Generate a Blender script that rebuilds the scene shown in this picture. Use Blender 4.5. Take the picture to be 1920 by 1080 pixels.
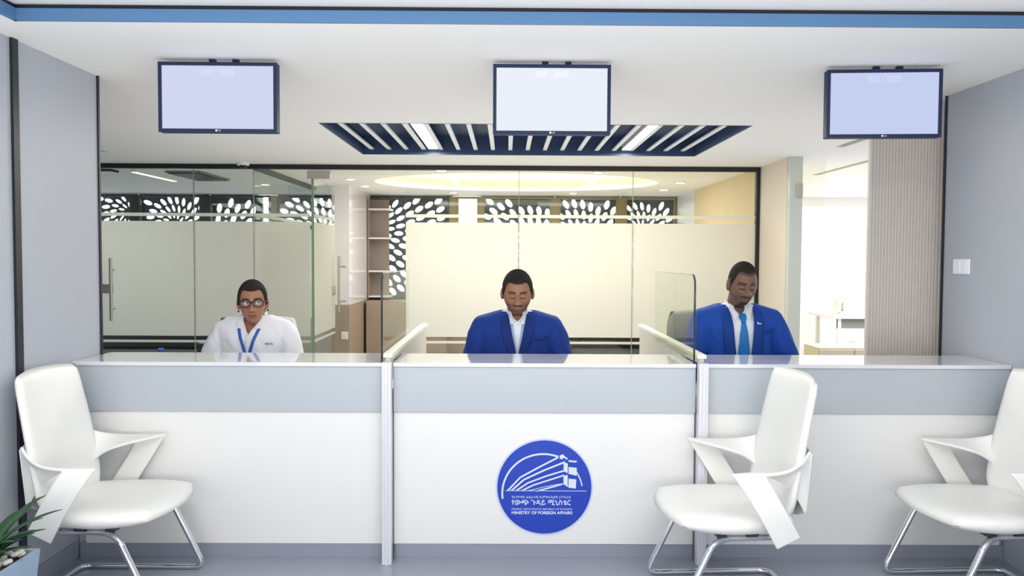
import bpy, bmesh, math, random
from mathutils import Vector, Matrix, Euler
from mathutils.bvhtree import BVHTree
PI = math.pi
R = math.radians
random.seed(7)
scene = bpy.context.scene
for o in list(bpy.data.objects):
    bpy.data.objects.remove(o)
COL = scene.collection

# ------------------------------------------------------------------ camera
CAM_H = 1.45
cam_d = bpy.data.cameras.new('camera')
cam = bpy.data.objects.new('camera', cam_d)
COL.objects.link(cam)
cam_d.sensor_width = 36.0
cam_d.lens = 28.1
cam_d.clip_start = 0.05
cam.rotation_mode = 'XYZ'
_yaw = Matrix.Rotation(R(-0.42), 4, 'Z')
_base = Matrix.Rotation(R(90 - 2.25), 4, 'X')
_roll = Matrix.Rotation(R(0.30), 4, 'Z')
cam.matrix_world = Matrix.Translation((0, 0, CAM_H)) @ _yaw @ _base @ _roll
scene.camera = cam

# ------------------------------------------------------------------ world / daylight
w = bpy.data.worlds.new('world')
scene.world = w
w.use_nodes = True
bg = w.node_tree.nodes['Background']
bg.inputs[0].default_value = (0.93, 0.96, 1.0, 1)
bg.inputs[1].default_value = 2.6

scene.view_settings.view_transform = 'Standard'
scene.view_settings.look = 'None'
scene.view_settings.gamma = 1
scene.view_settings.use_curve_mapping = False
scene.view_settings.exposure = 0.05

def area(name, loc, size, power, color=(1, 1, 1), rot=(0, 0, 0)):
    l = bpy.data.lights.new(name, 'AREA')
    l.shape = 'RECTANGLE'
    l.size, l.size_y = size
    l.energy = power
    l.color = color
    o = bpy.data.objects.new(name, l)
    o.location = loc
    o.rotation_euler = rot
    COL.objects.link(o)
    return o

# public hall: added fill lights, and ceiling panels in the raised tray
area('hall_fill_light', (0.2, -3.3, 1.25), (4.2, 2.1), 48, (1.0, 0.99, 0.975), (R(90), 0, 0))  # unseen fill behind the camera, added to brighten walls and ceiling; no window there
area('hall_fill_up', (-0.2, 0.9, 0.8), (3.4, 1.2), 64, (1.0, 0.985, 0.96), (R(158), 0, 0))  # added fill aimed upward to lift the ceiling, not a lamp of the hall
area('hall_light', (-0.6, 1.3, 2.39), (1.6, 0.9), 29, (1.0, 0.99, 0.97))
area('hall_light', (1.2, 1.3, 2.39), (1.6, 0.9), 22, (1.0, 0.99, 0.97))
# office lamps and one added fill beyond the glass
area('cove_light', (0.12, 9.65, 2.40), (2.7, 1.9), 50, (1.0, 0.97, 0.925))
area('office_light', (-4.2, 9.4, 2.30), (1.6, 1.6), 46, (0.96, 0.99, 1.0))
area('office_fill_up', (0.3, 9.5, 0.9), (3.2, 1.6), 27, (1.0, 0.88, 0.64), (R(180), 0, 0))  # added warm fill for the office ceiling, hidden behind the frosted glass
area('side_room_light', (4.3, 8.5, 2.30), (1.6, 3.0), 150, (1.0, 1.0, 1.0))
# light thrown up from the staff side on to the ceiling
area('staff_fill_up', (-0.4, 5.9, 0.35), (3.6, 1.4), 19, (1.0, 0.94, 0.86), (R(180), 0, 0))  # added fill, out of sight behind the counter, stands for no real lamp
area('staff_light', (-0.64, 6.2, 2.36), (1.5, 0.07), 40, (1.0, 0.95, 0.86), (0, 0, R(90)))
area('staff_light', (1.045, 6.2, 2.36), (1.5, 0.07), 40, (1.0, 0.95, 0.86), (0, 0, R(90)))
# ------------------------------------------------------------------ helpers
def lin(r, g, b):
    f = lambda c: c / 12.92 if c <= 0.04045 else ((c + 0.055) / 1.055) ** 2.4
    return (f(r / 255), f(g / 255), f(b / 255), 1)

MATS = {}
def mat(name, col, rough=0.5, metal=0.0, spec=0.5, bump=0.0, bscale=60.0, var=0.0, coat=0.0):
    if name in MATS: return MATS[name]
    m = bpy.data.materials.new(name); m.use_nodes = True
    nt = m.node_tree; p = nt.nodes['Principled BSDF']
    c = lin(*col)
    p.inputs['Base Color'].default_value = c
    p.inputs['Roughness'].default_value = rough
    p.inputs['Metallic'].default_value = metal
    p.inputs['Specular IOR Level'].default_value = spec
    p.inputs['Coat Weight'].default_value = coat
    p.inputs['Coat Roughness'].default_value = 0.08
    if bump or var:
        tc = nt.nodes.new('ShaderNodeTexCoord')
        nz = nt.nodes.new('ShaderNodeTexNoise'); nz.inputs['Scale'].default_value = bscale
        nz.inputs['Detail'].default_value = 3
        nt.links.new(tc.outputs['Object'], nz.inputs['Vector'])
        if bump:
            b = nt.nodes.new('ShaderNodeBump'); b.inputs['Strength'].default_value = bump
            b.inputs['Distance'].default_value = 0.004
            nt.links.new(nz.outputs['Fac'], b.inputs['Height'])
            nt.links.new(b.outputs['Normal'], p.inputs['Normal'])
        if var:
            mx = nt.nodes.new('ShaderNodeMix'); mx.data_type = 'RGBA'
            mx.inputs['A'].default_value = tuple(x * (1 - var) for x in c[:3]) + (1,)
            mx.inputs['B'].default_value = tuple(min(1, x * (1 + var)) for x in c[:3]) + (1,)
            nt.links.new(nz.outputs['Fac'], mx.inputs['Factor'])
            nt.links.new(mx.outputs['Result'], p.inputs['Base Color'])
    MATS[name] = m
    return m

def emis(name, col, s):
    if name in MATS: return MATS[name]
    m = bpy.data.materials.new(name); m.use_nodes = True
    nt = m.node_tree; nt.nodes.remove(nt.nodes['Principled BSDF'])
    e = nt.nodes.new('ShaderNodeEmission')
    e.inputs[0].default_value = lin(*col); e.inputs[1].default_value = s
    nt.links.new(e.outputs[0], nt.nodes['Material Output'].inputs[0])
    MATS[name] = m
    return m

def glass(name, tint=(0.97, 0.985, 0.97), refl=0.6):
    """thin architectural glass: clear with a mirror-like Fresnel reflection"""
    if name in MATS: return MATS[name]
    m = bpy.data.materials.new(name); m.use_nodes = True
    nt = m.node_tree; nt.nodes.remove(nt.nodes['Principled BSDF'])
    t = nt.nodes.new('ShaderNodeBsdfTransparent'); t.inputs[0].default_value = tint + (1,)
    g = nt.nodes.new('ShaderNodeBsdfGlossy'); g.inputs['Roughness'].default_value = 0.0
    f = nt.nodes.new('ShaderNodeFresnel')
    # same reflection from either side of the pane (no total internal reflection in a thin sheet)
    ge = nt.nodes.new('ShaderNodeNewGeometry')
    io = nt.nodes.new('ShaderNodeMapRange')
    io.inputs['To Min'].default_value = 1.45; io.inputs['To Max'].default_value = 1 / 1.45
    nt.links.new(ge.outputs['Backfacing'], io.inputs['Value'])
    nt.links.new(io.outputs['Result'], f.inputs[0])
    mul = nt.nodes.new('ShaderNodeMath'); mul.operation = 'MULTIPLY'; mul.inputs[1].default_value = refl
    nt.links.new(f.outputs[0], mul.inputs[0])
    x = nt.nodes.new('ShaderNodeMixShader')
    nt.links.new(mul.outputs[0], x.inputs[0])
    nt.links.new(t.outputs[0], x.inputs[1]); nt.links.new(g.outputs[0], x.inputs[2])
    nt.links.new(x.outputs[0], nt.nodes['Material Output'].inputs[0])
    MATS[name] = m
    return m

def frost(name, col=(240, 240, 225), clear=0.1):
    if name in MATS: return MATS[name]
    m = bpy.data.materials.new(name); m.use_nodes = True
    nt = m.node_tree; nt.nodes.remove(nt.nodes['Principled BSDF'])
    d = nt.nodes.new('ShaderNodeBsdfDiffuse'); d.inputs[0].default_value = lin(*col)
    t = nt.nodes.new('ShaderNodeBsdfTranslucent'); t.inputs[0].default_value = lin(*col)
    x = nt.nodes.new('ShaderNodeMixShader'); x.inputs[0].default_value = 0.66
    nt.links.new(d.outputs[0], x.inputs[1]); nt.links.new(t.outputs[0], x.inputs[2])
    c = nt.nodes.new('ShaderNodeBsdfTransparent')
    y = nt.nodes.new('ShaderNodeMixShader'); y.inputs[0].default_value = clear
    nt.links.new(x.outputs[0], y.inputs[1]); nt.links.new(c.outputs[0], y.inputs[2])
    nt.links.new(y.outputs[0], nt.nodes['Material Output'].inputs[0])
    MATS[name] = m
    return m

def tag(o, label=None, cat=None, group=None, kind=None):
    if label: o['label'] = label
    if cat: o['category'] = cat
    if group: o['group'] = group
    if kind: o['kind'] = kind
    return o

def empty(name, loc=(0, 0, 0), rz=0, label=None, cat=None, group=None, kind=None):
    o = bpy.data.objects.new(name, None); COL.objects.link(o)
    o.empty_display_size = 0.1
    o.location = loc; o.rotation_euler = (0, 0, rz)
    return tag(o, label, cat, group, kind)

def copy_tree(o, parent=None):
    c = o.copy(); COL.objects.link(c)
    if parent is not None: c.parent = parent
    for ch in [x for x in bpy.data.objects if x.parent == o]:
        copy_tree(ch, c)
    return c

class MB:
    def __init__(s): s.bm = bmesh.new()
    def box(s, x0, x1, y0, y1, z0, z1, bev=0.0, M=None, seg=2):
        b = bmesh.new()
        bmesh.ops.create_cube(b, size=1)
        for v in b.verts:
            v.co = Vector((x0 + (v.co.x + .5) * (x1 - x0), y0 + (v.co.y + .5) * (y1 - y0), z0 + (v.co.z + .5) * (z1 - z0)))
        if bev:
            bmesh.ops.bevel(b, geom=b.edges[:], offset=bev, segments=seg, affect='EDGES', profile=0.5)
        s._add(b, M); return s
    def _add(s, b, M=None):
        if M is not None: b.transform(M)
        me = bpy.data.meshes.new('t'); b.to_mesh(me); b.free()
        s.bm.from_mesh(me); bpy.data.meshes.remove(me)
    def cyl(s, a, b_, r0, r1=None, n=24):
        a = Vector(a); b_ = Vector(b_); d = b_ - a
        b = bmesh.new()
        bmesh.ops.create_cone(b, cap_ends=True, segments=n, radius1=r0, radius2=r0 if r1 is None else r1, depth=d.length)
        M = Matrix.Translation((a + b_) / 2) @ d.to_track_quat('Z', 'Y').to_matrix().to_4x4()
        s._add(b, M); return s
    def ball(s, c, r, n=24, M=None):
        b = bmesh.new(); bmesh.ops.create_uvsphere(b, u_segments=n, v_segments=n // 2 + 2, radius=1)
        if not isinstance(r, (tuple, list)): r = (r, r, r)
        T = Matrix.Translation(c) @ (M if M is not None else Matrix()) @ Matrix.Diagonal((*r, 1))
        s._add(b, T); return s
    def tube(s, pts, rad, n=10, closed=False, caps=True):
        pts = [Vector(p) for p in pts]; N = len(pts)
        rr = rad if isinstance(rad, (list, tuple)) else [rad] * N
        rings = []; up = None
        for i, p in enumerate(pts):
            if closed: d = pts[(i + 1) % N] - pts[i - 1]
            else: d = pts[min(i + 1, N - 1)] - pts[max(i - 1, 0)]
            d.normalize()
            if up is None:
                up = Vector((0, 0, 1)) if abs(d.z) < .9 else Vector((1, 0, 0))
            x = d.cross(up)
            if x.length < 1e-6: x = d.orthogonal()
            x.normalize(); up = x.cross(d).normalized()
            r = rr[i]
            rx, ry = r if isinstance(r, (tuple, list)) else (r, r)
            rings.append([s.bm.verts.new(p + x * math.cos(2 * PI * k / n) * rx + up * math.sin(2 * PI * k / n) * ry) for k in range(n)])
        for i in range(N if closed else N - 1):
            A = rings[i]; B = rings[(i + 1) % N]
            for k in range(n):
                s.bm.faces.new((A[k], A[(k + 1) % n], B[(k + 1) % n], B[k]))
        if not closed and caps:
            s.bm.faces.new(rings[0][::-1]); s.bm.faces.new(rings[-1])
        return s
    def loft(s, rings, caps=True, closed=True):
        vs = [[s.bm.verts.new(p) for p in r] for r in rings]
        n = len(vs[0])
        for i in range(len(vs) - 1):
            for k in range(n if closed else n - 1):
                s.bm.faces.new((vs[i][k], vs[i][(k + 1) % n], vs[i + 1][(k + 1) % n], vs[i + 1][k]))
        if caps and closed:
            s.bm.faces.new(vs[0][::-1]); s.bm.faces.new(vs[-1])
        return s
    def build(s, name, m, parent=None, smooth=False, auto=None):
        me = bpy.data.meshes.new(name)
        bmesh.ops.recalc_face_normals(s.bm, faces=s.bm.faces[:])
        s.bm.to_mesh(me); s.bm.free()
        if smooth:
            for p in me.polygons: p.use_smooth = True
            if auto is not None:
                me.set_sharp_from_angle(angle=R(auto))
        for mm in (m if isinstance(m, (list, tuple)) else [m]):
            if mm: me.materials.append(mm)
        o = bpy.data.objects.new(name, me); COL.objects.link(o)
        if parent is not None: o.parent = parent
        return o

def rounded(pts, r, n=6):
    """polyline with its inner corners rounded"""
    pts = [Vector(p) for p in pts]; out = [pts[0]]
    for i in range(1, len(pts) - 1):
        a, b, c = pts[i - 1], pts[i], pts[i + 1]
        d1 = (a - b); d2 = (c - b)
        q = min(r, d1.length * .45, d2.length * .45)
        p1 = b + d1.normalized() * q; p2 = b + d2.normalized() * q
        for k in range(n + 1):
            t = k / n
            out.append(p1 * (1 - t) ** 2 + b * 2 * t * (1 - t) + p2 * t * t)
    out.append(pts[-1]); return out

def ev_mesh(o):
    """the object's evaluated mesh with its modifiers applied, and the source removed"""
    dg = bpy.context.evaluated_depsgraph_get()
    dg.update()
    me = bpy.data.meshes.new_from_object(o.evaluated_get(dg))
    return me

def plate(outer, holes, th, name, m, M=None, parent=None, uv=False):
    """a flat plate (in local XY, thickness th above 0) with holes cut out"""
    cu = bpy.data.curves.new('t', 'CURVE'); cu.dimensions = '2D'; cu.fill_mode = 'BOTH'; cu.extrude = th / 2
    for loop in [outer] + holes:
        sp = cu.splines.new('POLY'); sp.points.add(len(loop) - 1); sp.use_cyclic_u = True
        for p, (x, y) in zip(sp.points, loop): p.co = (x, y, 0, 1)
    ob = bpy.data.objects.new('t', cu); COL.objects.link(ob)
    me = ev_mesh(ob); bpy.data.objects.remove(ob)
    me.transform(Matrix.Translation((0, 0, th / 2)))
    if M is not None: me.transform(M)
    me.name = name
    me.materials.clear(); me.materials.append(m)
    for p in me.polygons: p.use_smooth = False
    o = bpy.data.objects.new(name, me); COL.objects.link(o)
    if parent is not None: o.parent = parent
    return o

def ellipse(cx, cy, a, b, n=48, rot=0):
    c, s = math.cos(rot), math.sin(rot)
    return [(cx + a * math.cos(t) * c - b * math.sin(t) * s, cy + a * math.cos(t) * s + b * math.sin(t) * c)
            for t in [2 * PI * k / n for k in range(n)]]

def text_mesh(txt, w, h, name, m, M, parent=None, bold=0.0, th=0.0006):
    """lettering scaled to w x h, centred, in the local XY plane of M"""
    cu = bpy.data.curves.new('t', 'FONT'); cu.body = txt; cu.extrude = 0.01; cu.offset = bold
    cu.resolution_u = 3
    ob = bpy.data.objects.new('t', cu); COL.objects.link(ob)
    me = ev_mesh(ob); bpy.data.objects.remove(ob)
    xs = [v.co.x for v in me.vertices]; ys = [v.co.y for v in me.vertices]
    if not xs: return None
    sx = w / (max(xs) - min(xs)); sy = h / (max(ys) - min(ys))
    cx = (max(xs) + min(xs)) / 2; cy = (max(ys) + min(ys)) / 2
    me.transform(M @ Matrix.Diagonal((sx, sy, th / 0.02, 1)) @ Matrix.Translation((-cx, -cy, 0)))
    me.materials.clear(); me.materials.append(m); me.name = name
    o = bpy.data.objects.new(name, me); COL.objects.link(o)
    if parent is not None: o.parent = parent
    return o

def struct(name, mb, m, parent=None, **k):
    o = mb.build(name, m, parent, **k)
    if parent is None: o['kind'] = 'structure'
    return o

# face-on frame: local x -> world x, local y -> world z, local z -> world -y (towards the viewer)
def facing(x, y, z): return Matrix.Translation((x, y, z)) @ Matrix.Rotation(PI / 2, 4, 'X')
# ------------------------------------------------------------------ materials of the place
ZC = CAM_H + 0.887
M_ceil = mat('ceiling_paint', (245, 244, 241), 0.8)
M_wallL = mat('laminate_wall', (178, 184, 194), 0.45)
M_dark = mat('dark_trim', (24, 27, 38), 0.4)
M_black = mat('black_frame', (18, 20, 20), 0.45)
M_white = mat('white_laminate', (238, 237, 236), 0.28)
M_band = mat('grey_blue_band', (184, 191, 198), 0.35)
M_post = mat('white_post', (222, 223, 230), 0.3)
M_beige = mat('beige_wall', (222, 212, 196), 0.6)
M_warm = mat('warm_wall', (226, 206, 166), 0.6)
M_brown = mat('taupe_panel', (168, 150, 132), 0.5)
M_navy = mat('navy_slat_recess', (38, 62, 98), 0.5)
M_blue = mat('blue_trim', (86, 128, 172), 0.4)
M_steel = mat('brushed_steel', (190, 190, 180), 0.3, 1.0)
M_chrome = mat('chrome', (225, 228, 232), 0.06, 1.0)
M_screen = mat('perforated_metal', (84, 92, 98), 0.6)
M_grey = mat('grey_skirting', (150, 156, 170), 0.35, bump=0.05)
G_clear = glass('clear_glass')
G_green = glass('green_glass', (0.93, 0.965, 0.93))

# floor: polished bluish tiles
M_floor = mat('polished_floor', (158, 163, 175), 0.16, var=0.10, bscale=1.6)
struct('floor', MB().box(-7.2, 6.2, -3.6, 12.0, -0.1, 0.0), M_floor)

# ceiling with the slatted recess, the oval cove, and the dark slots
def rect(x0, x1, y0, y1): return [(x0, y0), (x1, y0), (x1, y1), (x0, y1)]
SL = (-1.26, 1.65, 5.39, 7.04)
slots = [(-4.6, -3.46, 6.92, 7.0), (3.26, 3.33, 5.6, 8.55), (2.62, 2.69, 4.75, 6.40)]
OV = (0.12, 9.70, 1.70, 1.18)
outer = [(-7.2, -3.6), (-1.88, -3.6), (-1.88, 3.10), (2.72, 3.10), (2.72, 3.10), (6.2, 3.10), (6.2, 12.0), (-7.2, 12.0)]
outer = [(-7.2, -3.6), (-1.88, -3.6), (-1.88, 3.10), (6.2, 3.10), (6.2, 12.0), (-7.2, 12.0)]
c = plate(outer, [rect(*SL), ellipse(OV[0], OV[1], OV[2], OV[3], 96)] + [rect(*s) for s in slots], 0.05, 'ceiling', M_ceil,
          Matrix.Translation((0, 0, ZC)))
c['kind'] = 'structure'
struct('ceiling', MB().box(-1.9, 3.2, -3.6, 3.14, ZC + 0.064, ZC + 0.10), M_ceil)
sb = MB()
for s in slots: sb.box(s[0] - .01, s[1] + .01, s[2] - .01, s[3] + .01, ZC + 0.02, ZC + 0.03)
struct('trim_3', sb, M_dark)
# riser of the tray: a blue strip and over it the slot's shadow, painted as a dark strip
struct('trim_1', MB().box(-1.88, 3.2, 3.085, 3.10, ZC, ZC + 0.046).box(-1.88, -1.865, -3.6, 3.10, ZC, ZC + 0.046), M_blue)
struct('trim_2', MB().box(-1.90, 3.2, 3.098, 3.13, ZC + 0.046, ZC + 0.064).box(-1.91, -1.878, -3.6, 3.10, ZC + 0.046, ZC + 0.064), M_dark)

# side walls of the hall
struct('wall_left', MB().box(-2.26, -2.04, -3.6, 4.02, 0, ZC), M_wallL)
struct('trim_4', MB().box(-2.042, -2.028, 3.325, 3.365, 0, ZC), M_dark)
struct('trim_5', MB().box(-2.262, -2.032, 4.02, 4.035, 0, ZC), M_dark)
struct('wall_right', MB().box(2.40, 2.62, -3.6, 4.37, 0, ZC + .05), M_wallL)
struct('trim_6', MB().box(2.392, 2.64, 4.37, 4.385, 0, ZC), M_dark)
struct('wall_front', MB().box(-2.26, 2.62, -3.7, -3.6, 0, ZC + .06), M_white)
struct('baseboard_left', MB().box(-2.04, -2.03, -3.6, 3.75, 0, 0.09), M_grey)

# fluted wall behind the right end of the counter
fb = MB(); fb.box(2.05, 3.10, 4.52, 4.545, 0, ZC)
n = 0
x = 2.052
while x < 2.50:
    fb.cyl((x + 0.007, 4.52, 0), (x + 0.007, 4.52, ZC - .001), 0.007, n=10)
    x += 0.018
struct('wall_fluted', fb, mat('fluted_panel', (212, 204, 196), 0.5))

# outer shell of the offices
wb = MB()
wz = [(0, .81), (2.28, ZC)]
struct('wall_west', MB().box(-7.2, -7.1, 4.0, 12.0, 0, ZC), M_ceil)
struct('wall_staff', MB().box(-5.0, -4.9, 4.03, 7.80, 0, ZC).box(-5.0, -2.26, 3.93, 4.03, 0, ZC), M_wallL)
struct('wall_east', MB().box(6.1, 6.2, 4.62, 12.0, 0, ZC).box(3.1, 6.2, 4.5, 4.62, 0, ZC), M_ceil)
Y3 = 11.67
struct('wall_rear', MB().box(-7.2, -2.17, Y3, Y3 + .16, 0, .81).box(-2.17, 2.53, Y3, Y3 + .16, 0, .81)
       .box(2.53, 3.7, Y3, Y3 + .16, 0, ZC)
       , mat('rear_wall_paint', (226, 220, 206), 0.7))
struct('wall_side_room', MB().box(3.7, 6.1, Y3, Y3 + .16, 0, .90).box(3.7, 6.1, Y3, Y3 + .16, 2.236, ZC), M_white)
struct('wall_panelling', MB().box(-2.14, 2.5, Y3 - .03, Y3, 0, .80), M_brown)
# white pier with a taupe foot beside the shelves
struct('wall_pier', MB().box(-2.20, -1.98, 10.1, Y3 - .03, .83, ZC), mat('gloss_white_pier', (236, 232, 236), 0.12))
struct('wall_pier', MB().box(-2.20, -1.98, 10.1, Y3 - .03, 0, .83), M_brown)
so = empty('wall_socket', (-2.04, 10.09, 0.44), 0, 'small lit white wall socket on the taupe foot of the pier', 'socket')
MB().box(-.045, .045, 0, .01, -.05, .05, .004).build('cover_plate', M_white, so)
MB().box(-.02, .02, -.004, .001, -.02, .02, .002).build('outlet', mat('cream_plastic', (255, 238, 200), .4), so)

# windows in the rear wall: frame, panes, and the perforated sunscreens outside
bays = [(-7.05, -5.45), (-5.36, -4.44), (-4.33, -3.62), (-3.58, -3.44), (-3.34, -2.24), (-2.10, -0.83), (-0.73, -0.40), (-0.35, 0.66), (0.76, 1.63), (1.73, 2.48)]
M_mull = mat('window_mullion', (66, 70, 66), 0.5)
M_mullw = mat('olive_mullion', (148, 134, 92), 0.5)
for i, (a, b) in enumerate(bays):
    f = MB(); t = 0.022 if b - a < .3 else .03
    f.box(a, a + t, Y3 + .02, Y3 + .09, .81, 2.32).box(b - t, b, Y3 + .02, Y3 + .09, .81, 2.32)
    f.box(a + t, b - t, Y3 + .02, Y3 + .09, .81, .81 + t).box(a + t, b - t, Y3 + .02, Y3 + .09, 2.32 - t, 2.32)
    fo = struct('window_%d' % (i + 1), f, M_mull if a < -2 else M_mullw)
    MB().box(a + t, b - t, Y3 + .05, Y3 + .056, .81 + t, 2.32 - t).build('pane', G_clear, fo)
posts = MB()
for i in range(len(bays) - 1):
    if 3 <= i: continue
    posts.box(bays[i][1], bays[i + 1][0], Y3 + .01, Y3 + .15, .81, 2.32)
struct('trim_7', posts, mat('dark_window_post', (58, 62, 56), .6))
posts = MB()
for i in range(3, len(bays) - 1):
    posts.box(bays[i][1], bays[i + 1][0], Y3 + .01, Y3 + .15, .81, 2.32)
struct('trim_8', posts, M_mullw)
# side room window
f = MB()
for (a, b) in [(3.72, 4.75), (4.79, 6.08)]:
    f = MB()
    f.box(a, a + .03, Y3 + .02, Y3 + .08, .90, 2.236).box(b - .03, b, Y3 + .02, Y3 + .08, .90, 2.236)
    f.box(a + .03, b - .03, Y3 + .02, Y3 + .08, .90, .93).box(a + .03, b - .03, Y3 + .02, Y3 + .08, 2.206, 2.236)
    fo = struct('window_%d' % (11 if a < 4 else 12), f, M_ceil)
    MB().box(a + .03, b - .03, Y3 + .04, Y3 + .046, .93, 2.206).build('pane', G_clear, fo)

def screen(x0, x1, seedc, idx):
    cx, cz = seedc
    holes = []
    def inside(lp): return all(x0 + .012 < px < x1 - .012 and .84 < pz < 2.33 for px, pz in lp)
    def radial(cx, cz, rings, others):
        for (r, n, a, b, ph) in rings:
            for k in range(n):
                t = 2 * PI * (k + ph) / n
                ex, ez = cx + r * math.cos(t), cz + r * math.sin(t)
                if any((ex - ox) ** 2 + (ez - oz) ** 2 < rr * rr for ox, oz, rr in others): continue
                lp = ellipse(ex, ez, a * 1.06, b * .74, 14, t + 0.35)
                if inside(lp): holes.append(lp)
    big = [(.05, 1, .02, .02, 0), (.13, 12, .042, .020, 0), (.235, 18, .050, .028, .5), (.355, 22, .058, .037, 0), (.49, 27, .064, .044, .5),
           (.635, 32, .066, .049, 0), (.785, 38, .066, .052, .5), (.94, 46, .066, .052, 0), (1.09, 54, .064, .052, .5), (1.24, 62, .064, .05, 0)]
    radial(cx, cz, big, [])
    me = plate(rect(x0, x1, .80, 2.36), holes, 0.01, 'sunscreen_panel', M_screen,
               Matrix.Translation((0, Y3 + .171, 0)) @ Matrix.Rotation(PI / 2, 4, 'X'))
    return me
scr = [((-7.3, -5.42), (-5.55, 2.05), 'grey perforated sunscreen with petal holes outside the far left office window'),
       ((-5.40, -4.37), (-4.90, 1.90), 'grey perforated sunscreen behind the glass, above the left door handle'),
       ((-4.35, -3.66), (-4.60, 1.45), 'grey perforated sunscreen with slanting petals, left of the white blind gap'),
       ((-3.36, -2.25), (-2.75, 1.75), 'grey perforated sunscreen seen beside the open glass door leaf'),
       ((-2.16, -0.80), (-2.05, 1.95), 'tall grey perforated sunscreen with big petals beside the white pier'),
       ((-0.37, 0.70), (0.35, 1.35), 'grey perforated sunscreen above the frosted glass over the middle clerk'),
       ((0.72, 1.67), (1.00, 1.60), 'grey perforated sunscreen between the two olive mullions'),
       ((1.69, 2.53), (1.95, 1.85), 'grey perforated sunscreen at the right end of the rear windows')]
for (xx, cc, lb) in scr:
    o = screen(xx[0], xx[1], cc, 0)
    tag(o, lb, 'sunscreen', 'perforated sunscreens outside the rear windows')

# pale city building far outside the side room window, haze painted into its colours
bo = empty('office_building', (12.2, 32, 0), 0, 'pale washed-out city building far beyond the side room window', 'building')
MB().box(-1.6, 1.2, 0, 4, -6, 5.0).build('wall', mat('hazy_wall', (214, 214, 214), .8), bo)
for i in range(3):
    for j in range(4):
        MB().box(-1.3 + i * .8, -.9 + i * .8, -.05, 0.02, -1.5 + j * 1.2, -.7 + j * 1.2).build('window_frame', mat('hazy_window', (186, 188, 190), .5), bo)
# ------------------------------------------------------------------ slatted ceiling feature
ZS = ZC
sp = empty('slatted_ceiling_panel', (0.195, 6.2, ZC), 0, 'navy recessed ceiling panel with pale slats above the staff area', 'ceiling panel')
sp_inv = Matrix.Translation((-0.195, -6.2, -ZC))
def addp(mb, name, m, par, inv=None, **k):
    if inv is not None: mb.bm.transform(inv)
    return mb.build(name, m, par, **k)
x0, x1, y0, y1 = SL
fr = MB().box(x0, x0 + .012, y0, y1, ZC - .001, ZC + .15).box(x1 - .012, x1, y0, y1, ZC - .001, ZC + .15)
fr.box(x0, x1, y0, y0 + .012, ZC - .001, ZC + .15).box(x0, x1, y1 - .012, y1, ZC - .001, ZC + .15)
fr.box(x0, x1, y0, y1, ZC + .15, ZC + .16)
addp(fr, 'recess', M_navy, sp, sp_inv)
M_slat = mat('pale_slat', (240, 242, 245), 0.5)
lampx = [-.64, 1.045]
for k in range(19):
    xs = -1.176 + .1508 * k
    addp(MB().box(xs - .017, xs + .017, y0 + .012, y1 - .012, ZC + .042, ZC + .054), 'slat', M_slat, sp, sp_inv)
for k, lx in enumerate(lampx):
    L = empty('linear_ceiling_light', (lx, 6.2, ZC + .05), 0, 'bright linear lamp between the ceiling slats, %s of the middle monitor' % ('left' if k == 0 else 'right'), 'ceiling light', 'linear lamps in the slatted ceiling')
    MB().box(-.045, .045, -.81, .81, .0, .04).build('housing', M_white, L)
    MB().box(-.04, .04, -.80, .80, -.006, 0).build('diffuser', emis('lamp_white', (255, 246, 226), 3.2), L)

# ------------------------------------------------------------------ office ceiling lamps
ov = empty('oval_cove_light', (OV[0], OV[1], ZC), 0, 'large glowing oval cove light in the office ceiling', 'ceiling light')
lo = lambda a, b, z: [(a * math.cos(t), b * math.sin(t), z) for t in [2 * PI * k / 96 for k in range(96)]]
MB().loft([lo(OV[2], OV[3], 0), lo(OV[2] + .01, OV[3] + .01, .15)], caps=False).build('cove_wall', mat('cove_white', (245, 238, 220), .8), ov)
MB().loft([lo(OV[2], OV[3], .15), lo(OV[2], OV[3], .16)]).build('diffuser', emis('cove_glow', (255, 244, 215), 1.6), ov)
M_spot = emis('spot_glow', (255, 246, 225), 5)
def spot(x, y, lb):
    s = empty('downlight', (x, y, ZC), 0, lb, 'ceiling light', 'round downlights in the office ceiling')
    MB().cyl((0, 0, -.012), (0, 0, .002), .062, .066).build('trim_ring', M_white, s)
    MB().cyl((0, 0, -.014), (0, 0, -.008), .05).build('lens', M_spot, s)
for (x, y, lb) in [(-.67, 8.25, 'round downlight at the front edge of the oval cove, left one'),
                   (.95, 8.35, 'round downlight at the front edge of the oval cove, right one'),
                   (-1.80, 9.25, 'round downlight left of the oval cove, near the open door'),
                   (-1.79, 10.15, 'round downlight left of the oval cove, near the white pier'),
                   (-.74, 11.1, 'round downlight behind the oval cove, left one'),
                   (.92, 11.1, 'round downlight behind the oval cove, right one'),
                   (2.05, 9.45, 'round downlight right of the oval cove, nearer one'),
                   (2.05, 10.45, 'round downlight right of the oval cove, farther one'),
                   (-3.0, 10.0, 'round downlight over the left office, seen above the open door leaf')]:
    spot(x, y, lb)
L = empty('linear_ceiling_light', (-3.87, 8.9, ZC), 0, 'slim linear lamp on the left office ceiling', 'ceiling light')
MB().box(-.03, .03, -.55, .5, -.03, 0).build('housing', M_white, L)
MB().box(-.026, .026, -.54, .49, -.035, -.03).build('diffuser', emis('lamp_cool', (246, 250, 240), 1.6), L)
ve = empty('ceiling_vent', (-3.42, 8.95, ZC), 0, 'dark louvred air vent in the left office ceiling', 'vent')
MB().box(-.19, .19, -.45, .45, -.02, 0, .004).build('frame', mat('vent_frame', (120, 122, 118), .5), ve)
vb = MB()
for k in range(10): vb.box(-.17, .17, -.42 + k * .086, -.37 + k * .086, -.03, -.018)
vb.build('louvres', M_dark, ve)
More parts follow.
